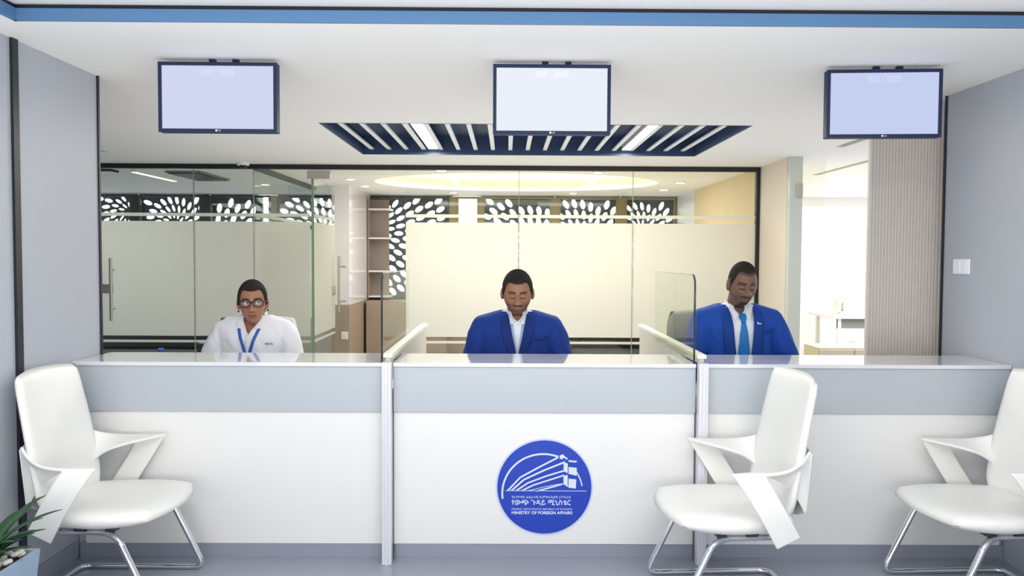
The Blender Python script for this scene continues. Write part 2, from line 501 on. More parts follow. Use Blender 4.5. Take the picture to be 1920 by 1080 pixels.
tag(MB().tube([(-4.52, 8.35, ZC - .014), (-4.3, 8.33, ZC - .014), (-4.10, 8.36, ZC - .014), (-4.02, 8.34, ZC - .03)], .013).build('ceiling_cable', M_dark, None, smooth=True), 'short black cable along the ceiling of the left office', 'cable')
# security dome
cd = empty('dome_camera', (-2.52, 7.70, ZC), 0, 'small white dome security camera on the ceiling at the glass wall', 'camera')
MB().cyl((0, 0, -.03), (0, 0, 0), .055, .06).build('base', M_white, cd)
MB().ball((0, 0, -.032), (.036, .036, .03)).build('dome', mat('black_gloss', (20, 20, 24), .1), cd, smooth=True)

# ------------------------------------------------------------------ glass partition
YG = 7.87
ZT = ZC
gp = empty('glass_partition', (0, YG, 0), 0, 'long frosted glass partition with a thin black frame behind the clerks', 'partition')
inv = Matrix.Translation((0, -YG, 0))
XL, XR = -4.9, 2.48
fr = MB().box(XL, XR, YG - .03, YG + .03, ZC - .045, ZC).box(XR - .03, XR, YG - .03, YG + .03, 0, ZC - .045).box(-4.02, -3.985, YG - .03, YG + .03, 0, ZC - .045)
fr.box(-3.985, -1.92, YG - .025, YG + .025, 0, .05).box(-.99, XR - .03, YG - .025, YG + .025, 0, .05)
addp(fr, 'frame', M_black, gp, inv)
F_w = frost('frosted_film', (243, 242, 236), .06)
def panel(xa, xb, par, inv, film=True, m=G_clear):
    p = addp(MB().box(xa + .002, xb - .002, YG - .006, YG + .006, .05, ZC - .045), 'pane', m, par, inv)
    if film:
        q = MB()
        for za, zb in [(.655, 1.78), (1.828, 1.86), (.590, .614)]:
            q.box(xa + .004, xb - .004, YG - .009, YG - .0065, za, zb)
        addp(q, 'frosted_film', F_w, p, inv)
    return p
for a, b in [(-3.985, -3.06), (-3.06, -2.475), (-2.475, -1.92), (-.99, .12), (.12, 1.24), (1.24, 2.45)]:
    panel(a, b, gp, inv)
jb = MB()
for xx in (-3.06, -2.475, .12, 1.24): jb.box(xx - .003, xx + .003, YG - .008, YG + .008, .05, ZC - .045)
addp(jb, 'joint', mat('silicone_joint', (150, 155, 140), .4), gp, inv)
addp(MB().box(-1.93, -.98, YG - .008, YG + .008, 2.24, ZC - .045), 'transom_pane', G_clear, gp, inv)
addp(MB().box(-1.95, -1.72, YG - .02, YG + .02, 2.20, 2.28, .004), 'patch_fitting', M_steel, gp, inv)

def pull(par, x, y, z, ax='x'):
    h = MB().tube([(x, y, z - .305), (x, y, z + .305)], .016, 12)
    o = h.build('handle', M_steel, par, smooth=True, auto=40)
    for dz in (-.19, .19):
        s = MB()
        s.cyl((x, y, z + dz), (x + (.075 if ax == 'x' else 0), y + (.075 if ax != 'x' else 0), z + dz), .008, n=10)
        s.build('standoff', M_steel, o, smooth=True, auto=40)
# handle and lock of the left door panel
dl = empty('door_handle_set', (-3.84, YG - .009, 0), 0, 'long steel pull handle with lock box at the left end of the glass wall', 'door handle')
pull(dl, 0, -.075, 1.11, 'y')
MB().box(-.14, -.01, -.035, -.0, 1.07, 1.16, .006).build('lock_box', M_steel, dl)

# cross partition running back into the office
cp = empty('cross_partition', (-2.475, YG, 0), 0, 'clear and frosted glass cross partition running back from the glass wall', 'partition')
MB().box(-.02, .02, .03, 2.5, ZC - .05, ZC - .0).box(-.02, .02, .03, 2.5, 0, .05).build('rail', mat('grey_rail', (84, 90, 86), .5), cp)
p = MB().box(-.005, .005, .04, 2.5, .05, ZC - .05).build('pane', G_green, cp)
MB().box(.006, .008, .05, 2.49, .655, 1.78).box(.006, .008, .05, 2.49, 1.828, 1.86).build('frosted_film', F_w, p)

# open door leaf, swung back into the office
dd = empty('door_1', (-1.905, YG + .02, 0), 0, kind='structure')
p = MB().box(-.006, .006, .01, .98, .02, 2.21).build('pane', G_green, dd)
MB().box(.0065, .009, .015, .975, .655, 1.78).box(.0065, .009, .015, .975, 1.828, 1.86).box(.0065, .009, .015, .975, .59, .614).build('frosted_film', F_w, p)
MB().box(-.012, .012, .0, .012, .02, 2.21).build('edge_strip', mat('green_glass_edge', (120, 145, 120), .2), dd)
MB().box(-.02, .02, .82, .97, 1.02, 1.12, .005).build('lock_box', M_steel, dd)
pull(dd, .07, .90, 1.14)

# floor standing things in the offices (seen through the clear strips)
M_sofa = mat('dark_leather', (58, 62, 60), .5)
def sofa(x, y, w, lb):
    s = empty('office_sofa', (x, y, 0), 0, lb, 'sofa', 'low dark sofas behind the glass wall')
    MB().box(-w / 2, w / 2, -.38, .38, .08, .36, .03).build('seat', M_sofa, s)
    MB().box(-w / 2, w / 2, .25, .42, .36, .60, .03).build('backrest', M_sofa, s)
    for sx in (-1, 1):
        a = sx * w / 2
        MB().box(min(a, a - sx * .14), max(a, a - sx * .14), -.38, .25, .36, .50, .025).build('armrest', M_sofa, s)
        for sy in (-1, 1):
            MB().cyl((sx * (w / 2 - .08), sy * .32, 0), (sx * (w / 2 - .08), sy * .32, .09), .018).build('leg', M_chrome, s)
sofa(-4.35, 9.0, 2.3, 'low dark sofa in the left office, seen under the frosted glass')
sofa(1.35, 9.3, 1.5, 'low dark sofa behind the frosted glass, right of the middle clerk')
sh = empty('wall_shelves', (-1.90, Y3 - .30, 0), 0, 'taupe wall shelf unit with white boards beside the white pier', 'shelf')
MB().box(-.07, -.055, 0, .26, .86, 2.26).box(-.07, .20, .25, .27, .86, 2.26).build('back_panel', mat('taupe_shelf', (150, 138, 132), .5), sh)
for z in (.86, 1.22, 1.69, 2.1):
    MB().box(-.055, .26, .0, .25, z, z + .022).build('shelf_board', M_white, sh)
cb = empty('low_cabinet', (-1.45, 11.3, 0), 0, 'tall taupe cabinet front under the tall sunscreen window', 'cabinet')
MB().box(-.50, .62, -.2, .28, 0, .82, .004).build('body', M_brown, cb)
MB().box(-.49, .05, -.215, -.2, .03, .80, .003).build('door', M_brown, cb)
MB().box(.06, .61, -.215, -.2, .03, .80, .003).build('door', M_brown, cb)

# warm interior wall at the right and the beige return in front of it
struct('wall_inner_right', MB().box(2.485, 2.60, YG + .035, 10.6, 0, ZC), M_warm)
struct('wall_inner_pier', MB().box(2.485, 2.70, 10.6, Y3, 0, ZC), M_white)
struct('wall_return', MB().box(2.485, 2.60, 7.10, YG + .03, 0, ZC), M_beige)
dj = empty('door_2', (2.54, 7.05, 0), 0, kind='structure')
MB().box(-.055, .055, -.03, .04, 0, ZC).build('jamb', mat('pale_green_jamb', (200, 208, 200), .25), dj)
MB().box(.0, .055, -.05, -.03, 1.98, 2.10, .006).build('hinge', M_steel, dj)
gs = empty('glass_screen', (3.05, 7.6, 0), 0, 'clear frameless glass screen standing in the bright side room', 'partition')
MB().box(-.15, -.14, -.3, 1.2, 0, ZC - .001).build('pane', G_clear, gs)

# side room furniture
tb = empty('office_table', (4.55, 10.0, 0), 0, 'white office table with a grey apron in the bright side room', 'table')
MB().box(-.60, 1.1, -.4, .4, .72, .755, .004).build('tabletop', M_white, tb)
MB().box(-.52, 1.0, -.34, -.31, .60, .72).build('apron', mat('apron_grey', (130, 130, 126), .6), tb)
for sx in (-.5, .95):
    for sy in (-.33, .33):
        MB().box(sx - .02, sx + .02, sy - .02, sy + .02, 0, .72).build('leg', M_white, tb)
cr = empty('reception_counter', (4.4, 8.9, 0), 0, 'low white counter with a grey plinth in the side room', 'counter')
MB().box(-.45, 1.3, -.25, .25, .30, .52, .01).build('body', M_white, cr)
MB().box(-.40, 1.25, -.22, .22, 0, .30).build('plinth', mat('plinth_grey', (140, 140, 134), .6), cr)
MB().box(-.43, 1.28, -.23, .23, .52, .535).build('counter_top', M_white, cr)
fn = empty('desk_fan', (4.12, 9.85, .755), 0, 'small round white desk fan with dark blades slots on the side room table', 'fan')
MB().cyl((0, 0, 0), (0, 0, .015), .055).build('base', M_white, fn)
b = MB().cyl((-.03, .0, .10), (.02, .0, .10), .085); b.build('housing', mat('cream_shell', (226, 216, 190), .5), fn, smooth=True, auto=40)
b = MB()
for k in range(6): b.box(.021, .027, -.05, .05, .04 + k * .022, .05 + k * .022)
b.box(-.02, .02, -.01, .01, .01, .03)
for k in range(6): b.box(-.005, .02, -.0865, -.08, .05 + k * .018, .058 + k * .018)
b.build('grille', M_dark, fn)
ca = empty('storage_cabinet', (3.45, 8.2, 0), 0, 'low beige storage cabinet just inside the side room', 'cabinet')
MB().box(-.3, .42, -.2, .2, 0, .55, .005).build('body', mat('beige_cabinet', (196, 184, 168), .6), ca)
MB().box(-.29, .055, -.212, -.2, .03, .53, .003).build('door', mat('beige_cabinet', (196, 184, 168), .6), ca)
MB().box(.065, .41, -.212, -.2, .03, .53, .003).build('door', mat('beige_cabinet', (196, 184, 168), .6), ca)
# ------------------------------------------------------------------ the service counter
YC = 3.776
ct = empty('service_counter', (0.185, YC, 0), 0, 'long white service counter with a grey blue upper band', 'counter')
inv = Matrix.Translation((-0.185, -YC, 0))
P1, P2 = -.555, .925
XA, XB = -2.038, 2.398
G_ = .024
segs = [(XA, P1 - G_), (P1 + G_, P2 - G_), (P2 + G_, XB)]
M_top = mat('worktop_gloss', (226, 227, 232), 0.06, coat=.6)
for i, (a, b) in enumerate(segs):
    addp(MB().box(a + (.04 if i == 0 else 0), b - (.02 if i == 2 else 0), YC, YC + .02, .075, .712, .0015), 'front_panel', M_white, ct, inv)
    addp(MB().box(a, b, YC - .014, YC + .02, .712, .928, .002), 'upper_band', M_band, ct, inv)
    addp(MB().box(a, b, YC - .024, YC + .35, .928, .947, .003), 'worktop', M_top, ct, inv)
    addp(MB().box(a, b, YC + .02, YC + .06, .0, .926), 'back_panel', M_band, ct, inv)
    addp(MB().box(a + .01, b, YC + .004, YC + .02, .0, .0745).box(a + .01, b, YC - .004, YC + .003, .0, .008), 'plinth', M_grey, ct, inv)
    dk = empty('staff_desk', ((a + b) / 2, 4.15, 0), 0, ['low white staff desk behind the left end of the counter', 'low white staff desk behind the middle of the counter', 'low white staff desk behind the right end of the counter'][i], 'desk', 'staff desks behind the counter')
    h = (b - a) / 2 - .01
    MB().box(-h, h, -.30, .30, .735, .76, .003).build('desktop', M_white, dk)
    MB().box(-h, -h + .02, -.28, .28, 0, .735).build('side_panel', M_white, dk)
    MB().box(h - .02, h, -.28, .28, 0, .735).build('side_panel', M_white, dk)
# divider posts
for k, px in enumerate((P1, P2)):
    d = empty('desk_divider', (px, YC, 0), 0, ['white divider post and screen between the left and middle desks', 'white divider post and screen between the middle and right desks'][k], 'divider', 'dividers between the counter desks')
    MB().box(-.022, .022, -.075, -.028, 0, .955, .002).box(-.006, .006, -.082, -.07, 0, .955).build('post', M_post, d)
    g = 1 if k == 0 else -1
    MB().box(.018 * g - .004, .018 * g + .004, -.026, 0.0, 0, .71).build('grey_strip', mat('strip_grey', (120, 124, 136), .5), d)  # grey side piece of the post, its own colour
    MB().box(-.012, .012, .36, 1.66, 0, .972).box(-.012, .012, -.02, .36, .948, .972).build('panel', mat('divider_panel', (205, 203, 190), .4), d)
    MB().box(-.022, .022, -.03, 1.68, .972, .992, .003).build('rail', mat('cream_rail', (240, 236, 222), .35), d)
    gx = -.018 if k == 0 else -.022
    # glass screen with a rounded front corner
    lp = [(-.016, .955)]
    for t in range(9):
        an = PI - t / 8 * PI / 2
        lp.append((.034 + .05 * math.cos(an), 1.318 + .05 * math.sin(an)))
    lp += [(1.0, 1.368), (1.0, .955)]
    po = plate(lp, [], .008, 'glass_pane', glass('screen_glass', (.95, .97, .93), .3), Matrix.Translation((gx + .004 - .016, 0, 0)) @ Matrix.Rotation(PI / 2, 4, 'Z') @ Matrix.Rotation(PI / 2, 4, 'X'), d)
    xg = gx - .012 - .004
    pts = [(xg + .004, -.016, .948)] + [(xg + .004, y, z) for (y, z) in lp[1:]]
    MB().tube([Vector(p) for p in pts[:10]], .0045, 8).build('glass_edge', mat('dark_glass_edge', (38, 50, 52), .15), d, smooth=True)
    MB().tube([(xg + .004, .034, 1.368), (xg + .004, 1.0, 1.368)], .0025, 8).build('glass_edge', mat('pale_glass_edge', (205, 205, 180), .2), d, smooth=True)

# ------------------------------------------------------------------ round emblem on the middle panel
ex, ez, er = 0.187, 0.352, 0.2245
em = empty('round_emblem', (ex, YC - .001, ez), 0, 'round blue ministry emblem on the middle counter panel', 'emblem')
EM = Matrix.Rotation(PI / 2, 4, 'X')
M_eb = mat('emblem_blue', (28, 64, 182), 0.35); M_ew = mat('emblem_white', (214, 226, 250), 0.4)
plate(ellipse(0, 0, er + .008, er + .008, 96), [], .002, 'rim', mat('emblem_rim', (205, 215, 248), .35), EM, em)
plate(ellipse(0, 0, er, er, 96), [], .004, 'disc', M_eb, EM, em)
def EU(x, y): return ((x - 549) / 338 * er, (455 - y) / 338 * er)
bld = bmesh.new()
def stroke(pts, wd):
    pts = [Vector(EU(*p)) for p in pts]; w_ = wd / 338 * er / 2
    L, Rr = [], []
    for i, p in enumerate(pts):
        a = pts[max(i - 1, 0)]; b = pts[min(i + 1, len(pts) - 1)]
        d = (b - a).normalized(); nrm = Vector((-d.y, d.x))
        L.append(p + nrm * w_); Rr.append(p - nrm * w_)
    for i in range(len(pts) - 1):
        q = [L[i], L[i + 1], Rr[i + 1], Rr[i]]
        bld.faces.new([bld.verts.new((v.x, v.y, .0046)) for v in q])
def quad(*pp):
    q = [EU(*p) for p in pp]; bld.faces.new([bld.verts.new((x, y, .0047)) for x, y in q])
arc = []
for k in range(41):
    t = R(188 - k * (188 - 62) / 40); arc.append((540 + 293 * math.cos(t), 500 - 285 * math.sin(t)))
stroke(arc, 13)
stroke([(540 + 285 * math.cos(R(a)), 500 - 285 * math.sin(R(a))) for a in (34, 28, 22, 16, 11)], 9)
stroke([(285, 482), (375, 385), (520, 305), (678, 222), (712, 252)], 12)
stroke([(312, 482), (400, 402), (540, 335), (695, 272)], 12)
stroke([(345, 482), (430, 425), (560, 375), (690, 335)], 11)
stroke([(385, 482), (470, 440), (690, 368)], 11)
stroke([(430, 482), (560, 450), (690, 425)], 4)
stroke([(495, 484), (600, 455), (690, 428), (718, 448)], 11)
quad((686, 275), (716, 283), (716, 352), (686, 340)); quad((686, 372), (716, 366), (716, 452), (686, 432))
quad((720, 258), (783, 264), (775, 276), (722, 270)); quad((722, 308), (780, 314), (780, 372), (722, 358))
quad((722, 392), (778, 398), (775, 464), (722, 458)); quad((655, 235), (680, 215), (700, 238), (680, 246))
stroke([(270, 482), (850, 482)], 4)
bmesh.ops.recalc_face_normals(bld, faces=bld.faces[:])
bmesh.ops.solidify(bld, geom=bld.faces[:], thickness=0.0006)
me = bpy.data.meshes.new('emblem_drawing'); bld.to_mesh(me); bld.free(); me.transform(EM); me.materials.append(M_ew)
o = bpy.data.objects.new('drawing', me); COL.objects.link(o); o.parent = em
def etext(s, xa, xb, ya, yb, bold=0):
    (a, t) = EU(xa, ya); (b, u) = EU(xb, yb)
    text_mesh(s, b - a, t - u, 'lettering', M_ew, EM @ Matrix.Translation(((a + b) / 2, (t + u) / 2, .0045)), em, bold)
etext('የኢትዮጵያ ፌዴራላዊ ዲሞክራሲያዊ ሪፐብሊክ', 315, 738, 517, 537)
etext('የውጭ ጉዳይ ሚኒስቴር', 315, 738, 546, 588, .012)
etext('FEDERAL DEMOCRATIC REPUBLIC OF ETHIOPIA', 315, 752, 608, 621)
etext('MINISTRY OF FOREIGN AFFAIRS', 315, 752, 630, 652, .03)

# ------------------------------------------------------------------ hanging monitors
M_bez = mat('navy_black_bezel', (34, 48, 80), 0.55, spec=.3)
def monitor(x, y, rz, lb, glow, tone, W=.533, H=.314):
    m = empty('hanging_monitor', (x, y, ZC - .018), rz, lb, 'monitor', 'monitors hanging over the counter')
    b = MB().box(-W / 2, W / 2, 0, .045, -H, 0, .004)
    b.build('casing', M_bez, m)
    f = MB(); t = .0155
    f.box(-W / 2, W / 2, -.008, 0, -t, 0).box(-W / 2, W / 2, -.008, 0, -H, -H + t).box(-W / 2, -W / 2 + t, -.008, 0, -H + t, -t).box(W / 2 - t, W / 2, -.008, 0, -H + t, -t)
    bz = f.build('bezel', M_bez, m)
    sc = MB().box(-W / 2 + t, W / 2 - t, -.003, -.0005, -H + t, -t).build('screen', emis('screen_glow' + tone, glow, 1.0), m)
    MB().box(-.075, .075, -.0036, -.003, -.058, -.028).build('faint_banner', emis('banner_glow' + tone, tuple(min(255, g + 7) for g in glow), 1.0), sc)
    plate(ellipse(-.008, -.042, .012, .011, 24), [ellipse(-.008, -.042, .0095, .0085, 24)], .0005, 'faint_mark', emis('mark_glow' + tone, tuple(g - 18 for g in glow), 1.0), Matrix.Translation((0, -.0037, 0)) @ EM, sc)
    lg = MB(); lg.ball((-.006, -.0085, -H + .0075), (.005, .001, .005), 16)
    lo_ = lg.build('logo', mat('logo_white', (235, 235, 240), .4), bz)
    text_mesh('LG', .010, .0075, 'lettering', mat('logo_white', (235, 235, 240), .4), Matrix.Translation((.008, -.0088, -H + .0075)) @ EM, bz)
    for sx in (-.03, .075):
        MB().box(sx - .014, sx + .014, .01, .035, 0, .0182, .002).box(sx - .004, sx + .004, .006, .012, .0, .011).build('bracket', M_bez, m)
monitor(-1.307, 3.655, R(0.4), 'hanging monitor with a pale blue screen at the left of the ceiling', (206, 212, 238), 'a')
monitor(.203, 3.655, 0, 'hanging monitor with a near white screen in front of the slatted ceiling panel', (232, 236, 244), 'b')
monitor(1.735, 3.70, R(-4.5), 'hanging monitor with a pale blue screen at the right, over the fluted wall', (194, 204, 236), 'c', .515, .312)

# switch plate on the right wall
sw = empty('wall_switch', (2.399, 4.19, 1.41), 0, 'white switch plate on the grey right wall', 'switch')
MB().box(-.008, .001, -.075, .075, -.04, .04, .003).build('plate', mat('switch_white', (246, 248, 255), .3), sw)
for k in (-1, 1): MB().box(-.011, -.007, k * .03 - .024, k * .03 + .024, -.028, .028, .002).build('rocker', mat('switch_white', (246, 248, 255), .3), sw)

# water bottle on the clerk's side
wbt = empty('water_bottle', (-1.76, 3.99, .947), 0, 'small clear water bottle with a blue cap on the left desk', 'bottle')
wbt.location = (-1.83, 4.24, .761)
MB().loft([[(r * math.cos(t), r * math.sin(t), z) for t in [2 * PI * k / 20 for k in range(20)]] for z, r in [(0, .028), (.01, .032), (.12, .032), (.15, .028), (.165, .015), (.172, .013)]]).build('body', glass('bottle_plastic', (.9, .95, .98)), wbt, smooth=True, auto=50)
MB().cyl((0, 0, .172), (0, 0, .192), .016).build('cap', mat('cap_blue', (50, 90, 190), .4), wbt, smooth=True, auto=40)
# ------------------------------------------------------------------ white visitor chairs
M_leather = mat('white_leather', (240, 240, 236), 0.42, bump=.04, bscale=120)
M_shell = mat('white_shell', (240, 240, 236), 0.38)
def patch(A, B, th, name, m, par, n=24, w=8, sub=0):
    """ribbon between two rails A and B (lists of points, smoothed), thickened"""
    def cr(P, t):
        k = len(P) - 1; f = t * k; i = min(int(f), k - 1); u = f - i
        p = [Vector(P[max(0, min(k, j))]) for j in (i - 1, i, i + 1, i + 2)]
        return .5 * ((2 * p[1]) + (-p[0] + p[2]) * u + (2 * p[0] - 5 * p[1] + 4 * p[2] - p[3]) * u * u + (-p[0] + 3 * p[1] - 3 * p[2] + p[3]) * u ** 3)
    bm = bmesh.new(); g = []
    for i in range(n + 1):
        a = cr(A, i / n); b = cr(B, i / n)
        g.append([bm.verts.new(a.lerp(b, j / w)) for j in range(w + 1)])
    for i in range(n):
        for j in range(w):
            bm.faces.new((g[i][j], g[i + 1][j], g[i + 1][j + 1], g[i][j + 1]))
    bmesh.ops.recalc_face_normals(bm, faces=bm.faces[:])
    me = bpy.data.meshes.new(name); bm.to_mesh(me); bm.free()
    for q in me.polygons: q.use_smooth = True
    me.materials.append(m)
    o = bpy.data.objects.new(name, me); COL.objects.link(o); o.parent = par
    s = o.modifiers.new('thickness', 'SOLIDIFY'); s.thickness = th; s.offset = 0
    bv = o.modifiers.new('edge', 'BEVEL'); bv.width = th * .3; bv.segments = 2; bv.limit_method = 'ANGLE'; bv.angle_limit = R(50)
    return o

def sq(u, v):
    """square to rounded square"""
    return u * math.sqrt(max(0, 1 - v * v * .32)), v * math.sqrt(max(0, 1 - u * u * .32))

def make_visitor_chair():
    """local frame: +y is the way the sitter faces, seat top at 0.46"""
    root = empty('visitor_chair')
    # seat: rounded cushion with a waterfall front
    bm = bmesh.new(); N = 28; top = {}; bot = {}
    for i in range(N + 1):
        for j in range(N + 1):
            u, v = i / N * 2 - 1, j / N * 2 - 1
            x, y = sq(u, v)
            e = max(abs(u), abs(v)); ed = max(0, 1 - e ** 6) ** .5
            X = x * (.262 - .02 * (v < 0) * abs(v)); Y = .02 + y * .255
            zt = .425 + .040 * ed - .012 * (1 - abs(u) ** 2) * (1 - abs(v) ** 2) + (-.02 * max(0, v - .4) ** 2)
            zb = .425 - .050 * ed + .026 * max(0, v) ** 2 * ed
            top[i, j] = bm.verts.new((X, Y, zt))
            bot[i, j] = top[i, j] if e > .9999 else bm.verts.new((X, Y, zb))
    for i in range(N):
        for j in range(N):
            bm.faces.new((top[i, j], top[i + 1, j], top[i + 1, j + 1], top[i, j + 1]))
            q = (bot[i, j], bot[i, j + 1], bot[i + 1, j + 1], bot[i + 1, j])
            if len(set(q)) == 4:
                try: bm.faces.new(q)
                except ValueError: pass
    bmesh.ops.recalc_face_normals(bm, faces=bm.faces[:])
    mb = MB(); mb.bm.free(); mb.bm = bm
    mb.build('seat', M_leather, root, smooth=True)
    # backrest: padded slab, gently curved, leaning back
    bm = bmesh.new(); N = 26; fr = {}; bk = {}
    for i in range(N + 1):
        for j in range(N + 1):
            u, v = i / N * 2 - 1, j / N
            e = max(abs(u), abs(v * 2 - 1)); ed = max(0, 1 - e ** 8) ** .5
            w_ = .205 + .022 * math.sin(min(1, (1 - v) * 1.25) * PI * .62) 
            cu = 1 - .05 * max(0, (v - .88) / .12) ** 2 - .16 * max(0, (.16 - v) / .16) ** 2
            X = u * w_ * cu
            Z = .435 + v * .555 + .012 * (1 - u * u) * (v > .5) * (v - .5) * 2
            yb = -.205 - .095 * v ** 1.2 + .035 * u * u
            fr[i, j] = bm.verts.new((X, yb + .020 * ed, Z))
            bk[i, j] = fr[i, j] if e > .9999 else bm.verts.new((X, yb - .020 * ed, Z))
    for i in range(N):
        for j in range(N):
            bm.faces.new((fr[i, j], fr[i, j + 1], fr[i + 1, j + 1], fr[i + 1, j]))
            q = (bk[i, j], bk[i + 1, j], bk[i + 1, j + 1], bk[i, j + 1])
            if len(set(q)) == 4:
                try: bm.faces.new(q)
                except ValueError: pass
    bmesh.ops.recalc_face_normals(bm, faces=bm.faces[:])
    mb = MB(); mb.bm.free(); mb.bm = bm
    mb.build('backrest', M_leather, root, smooth=True)
    # shell behind the back and the folded ribbon arms
    for s in (-1, 1):
        up = [(.205, -.245, .71), (.235, -.20, .672), (.268, -.13, .648), (.288, -.03, .642), (.290, .075, .645)]
        lo_ = [(.175, -.245, .45), (.180, -.20, .53), (.182, -.145, .585), (.190, -.08, .615), (.232, -.005, .632), (.284, .070, .643)]
        A = [(x * s, y, z) for x, y, z in up]; B = [(x * s, y, z) for x, y, z in lo_]
        arm = patch(A, B, .011, 'armrest', M_shell, root)
        f1 = [(.290, .075, .645), (.302, .02, .555), (.298, -.038, .455), (.282, -.095, .350)]
        f2 = [(.288, -.045, .640), (.304, -.085, .565), (.300, -.13, .485), (.284, -.180, .395)]
        patch([(x * s, y, z) for x, y, z in f1], [(x * s, y, z) for x, y, z in f2], .011, 'strip', M_shell, arm)
        # link from the strip's foot in under the seat
        patch([(.282 * s, -.095, .352), (.235 * s, -.11, .368), (.15 * s, -.12, .382)], [(.284 * s, -.180, .396), (.235 * s, -.19, .398), (.15 * s, -.20, .392)], .011, 'seat_link', M_shell, arm, n=8)
    # lower back shell
    patch([(-.180, -.245, .46), (-.10, -.245, .42), (0, -.24, .405), (.10, -.245, .42), (.180, -.245, .46)],
          [(-.205, -.25, .70), (-.10, -.288, .70), (0, -.298, .70), (.10, -.288, .70), (.205, -.25, .70)], .012, 'back_shell', M_shell, root)
    # chrome cantilever sled base
    r = .0125; xw = .235; z0 = r + .001
    def side(s):
        return [(xw * s * .78, -.12, .362), (xw * s * .80, .13, .362), (xw * s, .215, .345), (xw * s * 1.02, .30, .10), (xw * s * 1.02, .315, z0), (xw * s, .22, z0)]
    pts = [Vector(p) for p in side(-1)][::1]
    full = [Vector((-xw * .78, -.14, .360)), Vector((-xw * .78, .06, .360)), Vector((-xw * .97, .125, .352)), Vector((-xw, .262, z0)), Vector((-xw, -.27, z0)),
            Vector((xw, -.27, z0)), Vector((xw, .262, z0)), Vector((xw * .97, .125, .352)), Vector((xw * .78, .06, .360)), Vector((xw * .78, -.14, .360))]
    MB().tube(rounded(full, .05, 6), r, 12).build('sled_base', M_chrome, root, smooth=True)
    b = MB(); b.box(-.20, .20, -.06, -.02, .366, .384, .003).box(-.20, .20, .06, .10, .366, .384, .003)
    b.box(-.06, .06, -.10, .12, .376, .390, .003)
    b.build('mounting_plate', mat('dark_plate', (60, 60, 66), .4), root)
    # overall build: a little wider and lower than drawn
    for o in [x for x in bpy.data.objects if x.parent is root or (x.parent and x.parent.parent is root)]:
        for v in o.data.vertices:
            z = v.co.z
            v.co = Vector((v.co.x * 1.07, v.co.y * 1.07, z - .032 * max(0, min(1, (z - .03) / .31))))
    return root
vc = make_visitor_chair()
chair_spots = [(-1.735, 3.245, R(-90 - 33), 'white visitor chair with ribbon arms at the left wall, beside the plant'),
               (1.30, 3.19, R(90 + 33), 'white visitor chair with ribbon arms before the right divider post'),
               (2.36, 3.19, R(90 + 33), 'white visitor chair cut by the right edge of the picture')]
chair_spots = [(-1.67, 3.40, R(-90 - 1), chair_spots[0][3]), (.94, 3.355, R(90 + 3), chair_spots[1][3]), (2.03, 3.37, R(90 + 3), chair_spots[2][3])]
for i, (x, y, a, lb) in enumerate(chair_spots):
    o = vc if i == 0 else copy_tree(vc)
    o.location = (x, y, 0); o.rotation_euler = (0, 0, a)
    tag(o, lb, 'chair', 'white visitor chairs in front of the counter')

# ------------------------------------------------------------------ potted plant at the left edge
pl = empty('potted_plant', (-1.735, 2.62, 0), 0, 'spiky green plant in a tall pale blue planter at the left edge', 'plant')
MB().loft([[(sx * h, sy * h, z) for sx, sy in ((-1, -1), (1, -1), (1, 1), (-1, 1))] for z, h in ((0, .085), (.43, .125), (.43, .112), (.41, .110))], caps=True).build('planter', mat('pale_blue_planter', (150, 172, 196), .35), pl)
MB().box(-.11, .11, -.11, .11, .40, .415).build('soil', mat('soil', (60, 50, 42), .9), pl)
pb = MB(); rnd = random.Random(3)
for k in range(60):
    px_, py_ = rnd.uniform(-.098, .098), rnd.uniform(-.098, .098)
    pb.ball((px_, py_, .425 + rnd.uniform(0, .012)), (rnd.uniform(.009, .015), rnd.uniform(.009, .015), .009), 10)
pbo = pb.build('pebbles', mat('pale_pebble', (196, 196, 186), .5, var=.3, bscale=14), pl, smooth=True); pbo['kind'] = 'stuff'
M_leaf = mat('leaf_green', (44, 82, 52), 0.4, var=.35, bscale=9)
for k in range(38):
    an = k * 2.399 + .3; L = rnd.uniform(.20, .34); rise = rnd.uniform(.55, 1.5)
    if rise > 1.1: L *= 1.35
    dx, dy = math.cos(an), math.sin(an)
    if dx > .25: L *= .58
    if dx < -.3: L *= .62; rise = max(rise, .8)
    bm = bmesh.new(); prev = None; n = 12
    for i in range(n + 1):
        t = i / n
        rr = .012 + L * t * math.cos(rise * (1 - t * .55) * 1.0)
        zz = .42 + L * t * math.sin(rise) * (1 - .42 * t) * 1.05
        wd = .013 * math.sin(PI * min(1, .12 + t * .88)) ** .6 + .0006
        c_ = Vector((dx * rr, dy * rr, zz)); sd = Vector((-dy, dx, 0)) * wd
        row = [bm.verts.new(c_ - sd + Vector((0, 0, wd * .45))), bm.verts.new(c_), bm.verts.new(c_ + sd + Vector((0, 0, wd * .45)))]
        if prev:
            for q in (0, 1): bm.faces.new((prev[q], prev[q + 1], row[q + 1], row[q]))
        prev = row
    mb = MB(); mb.bm.free(); mb.bm = bm
    lf = mb.build('leaf', M_leaf, pl, smooth=True)
    sm = lf.modifiers.new('thickness', 'SOLIDIFY'); sm.thickness = .0012
# ------------------------------------------------------------------ the three clerks
def sstep(a, b, x):
    t = max(0, min(1, (x - a) / (b - a))); return t * t * (3 - 2 * t)
def gs(x, s): return math.exp(-(x * x) / (2 * s * s))

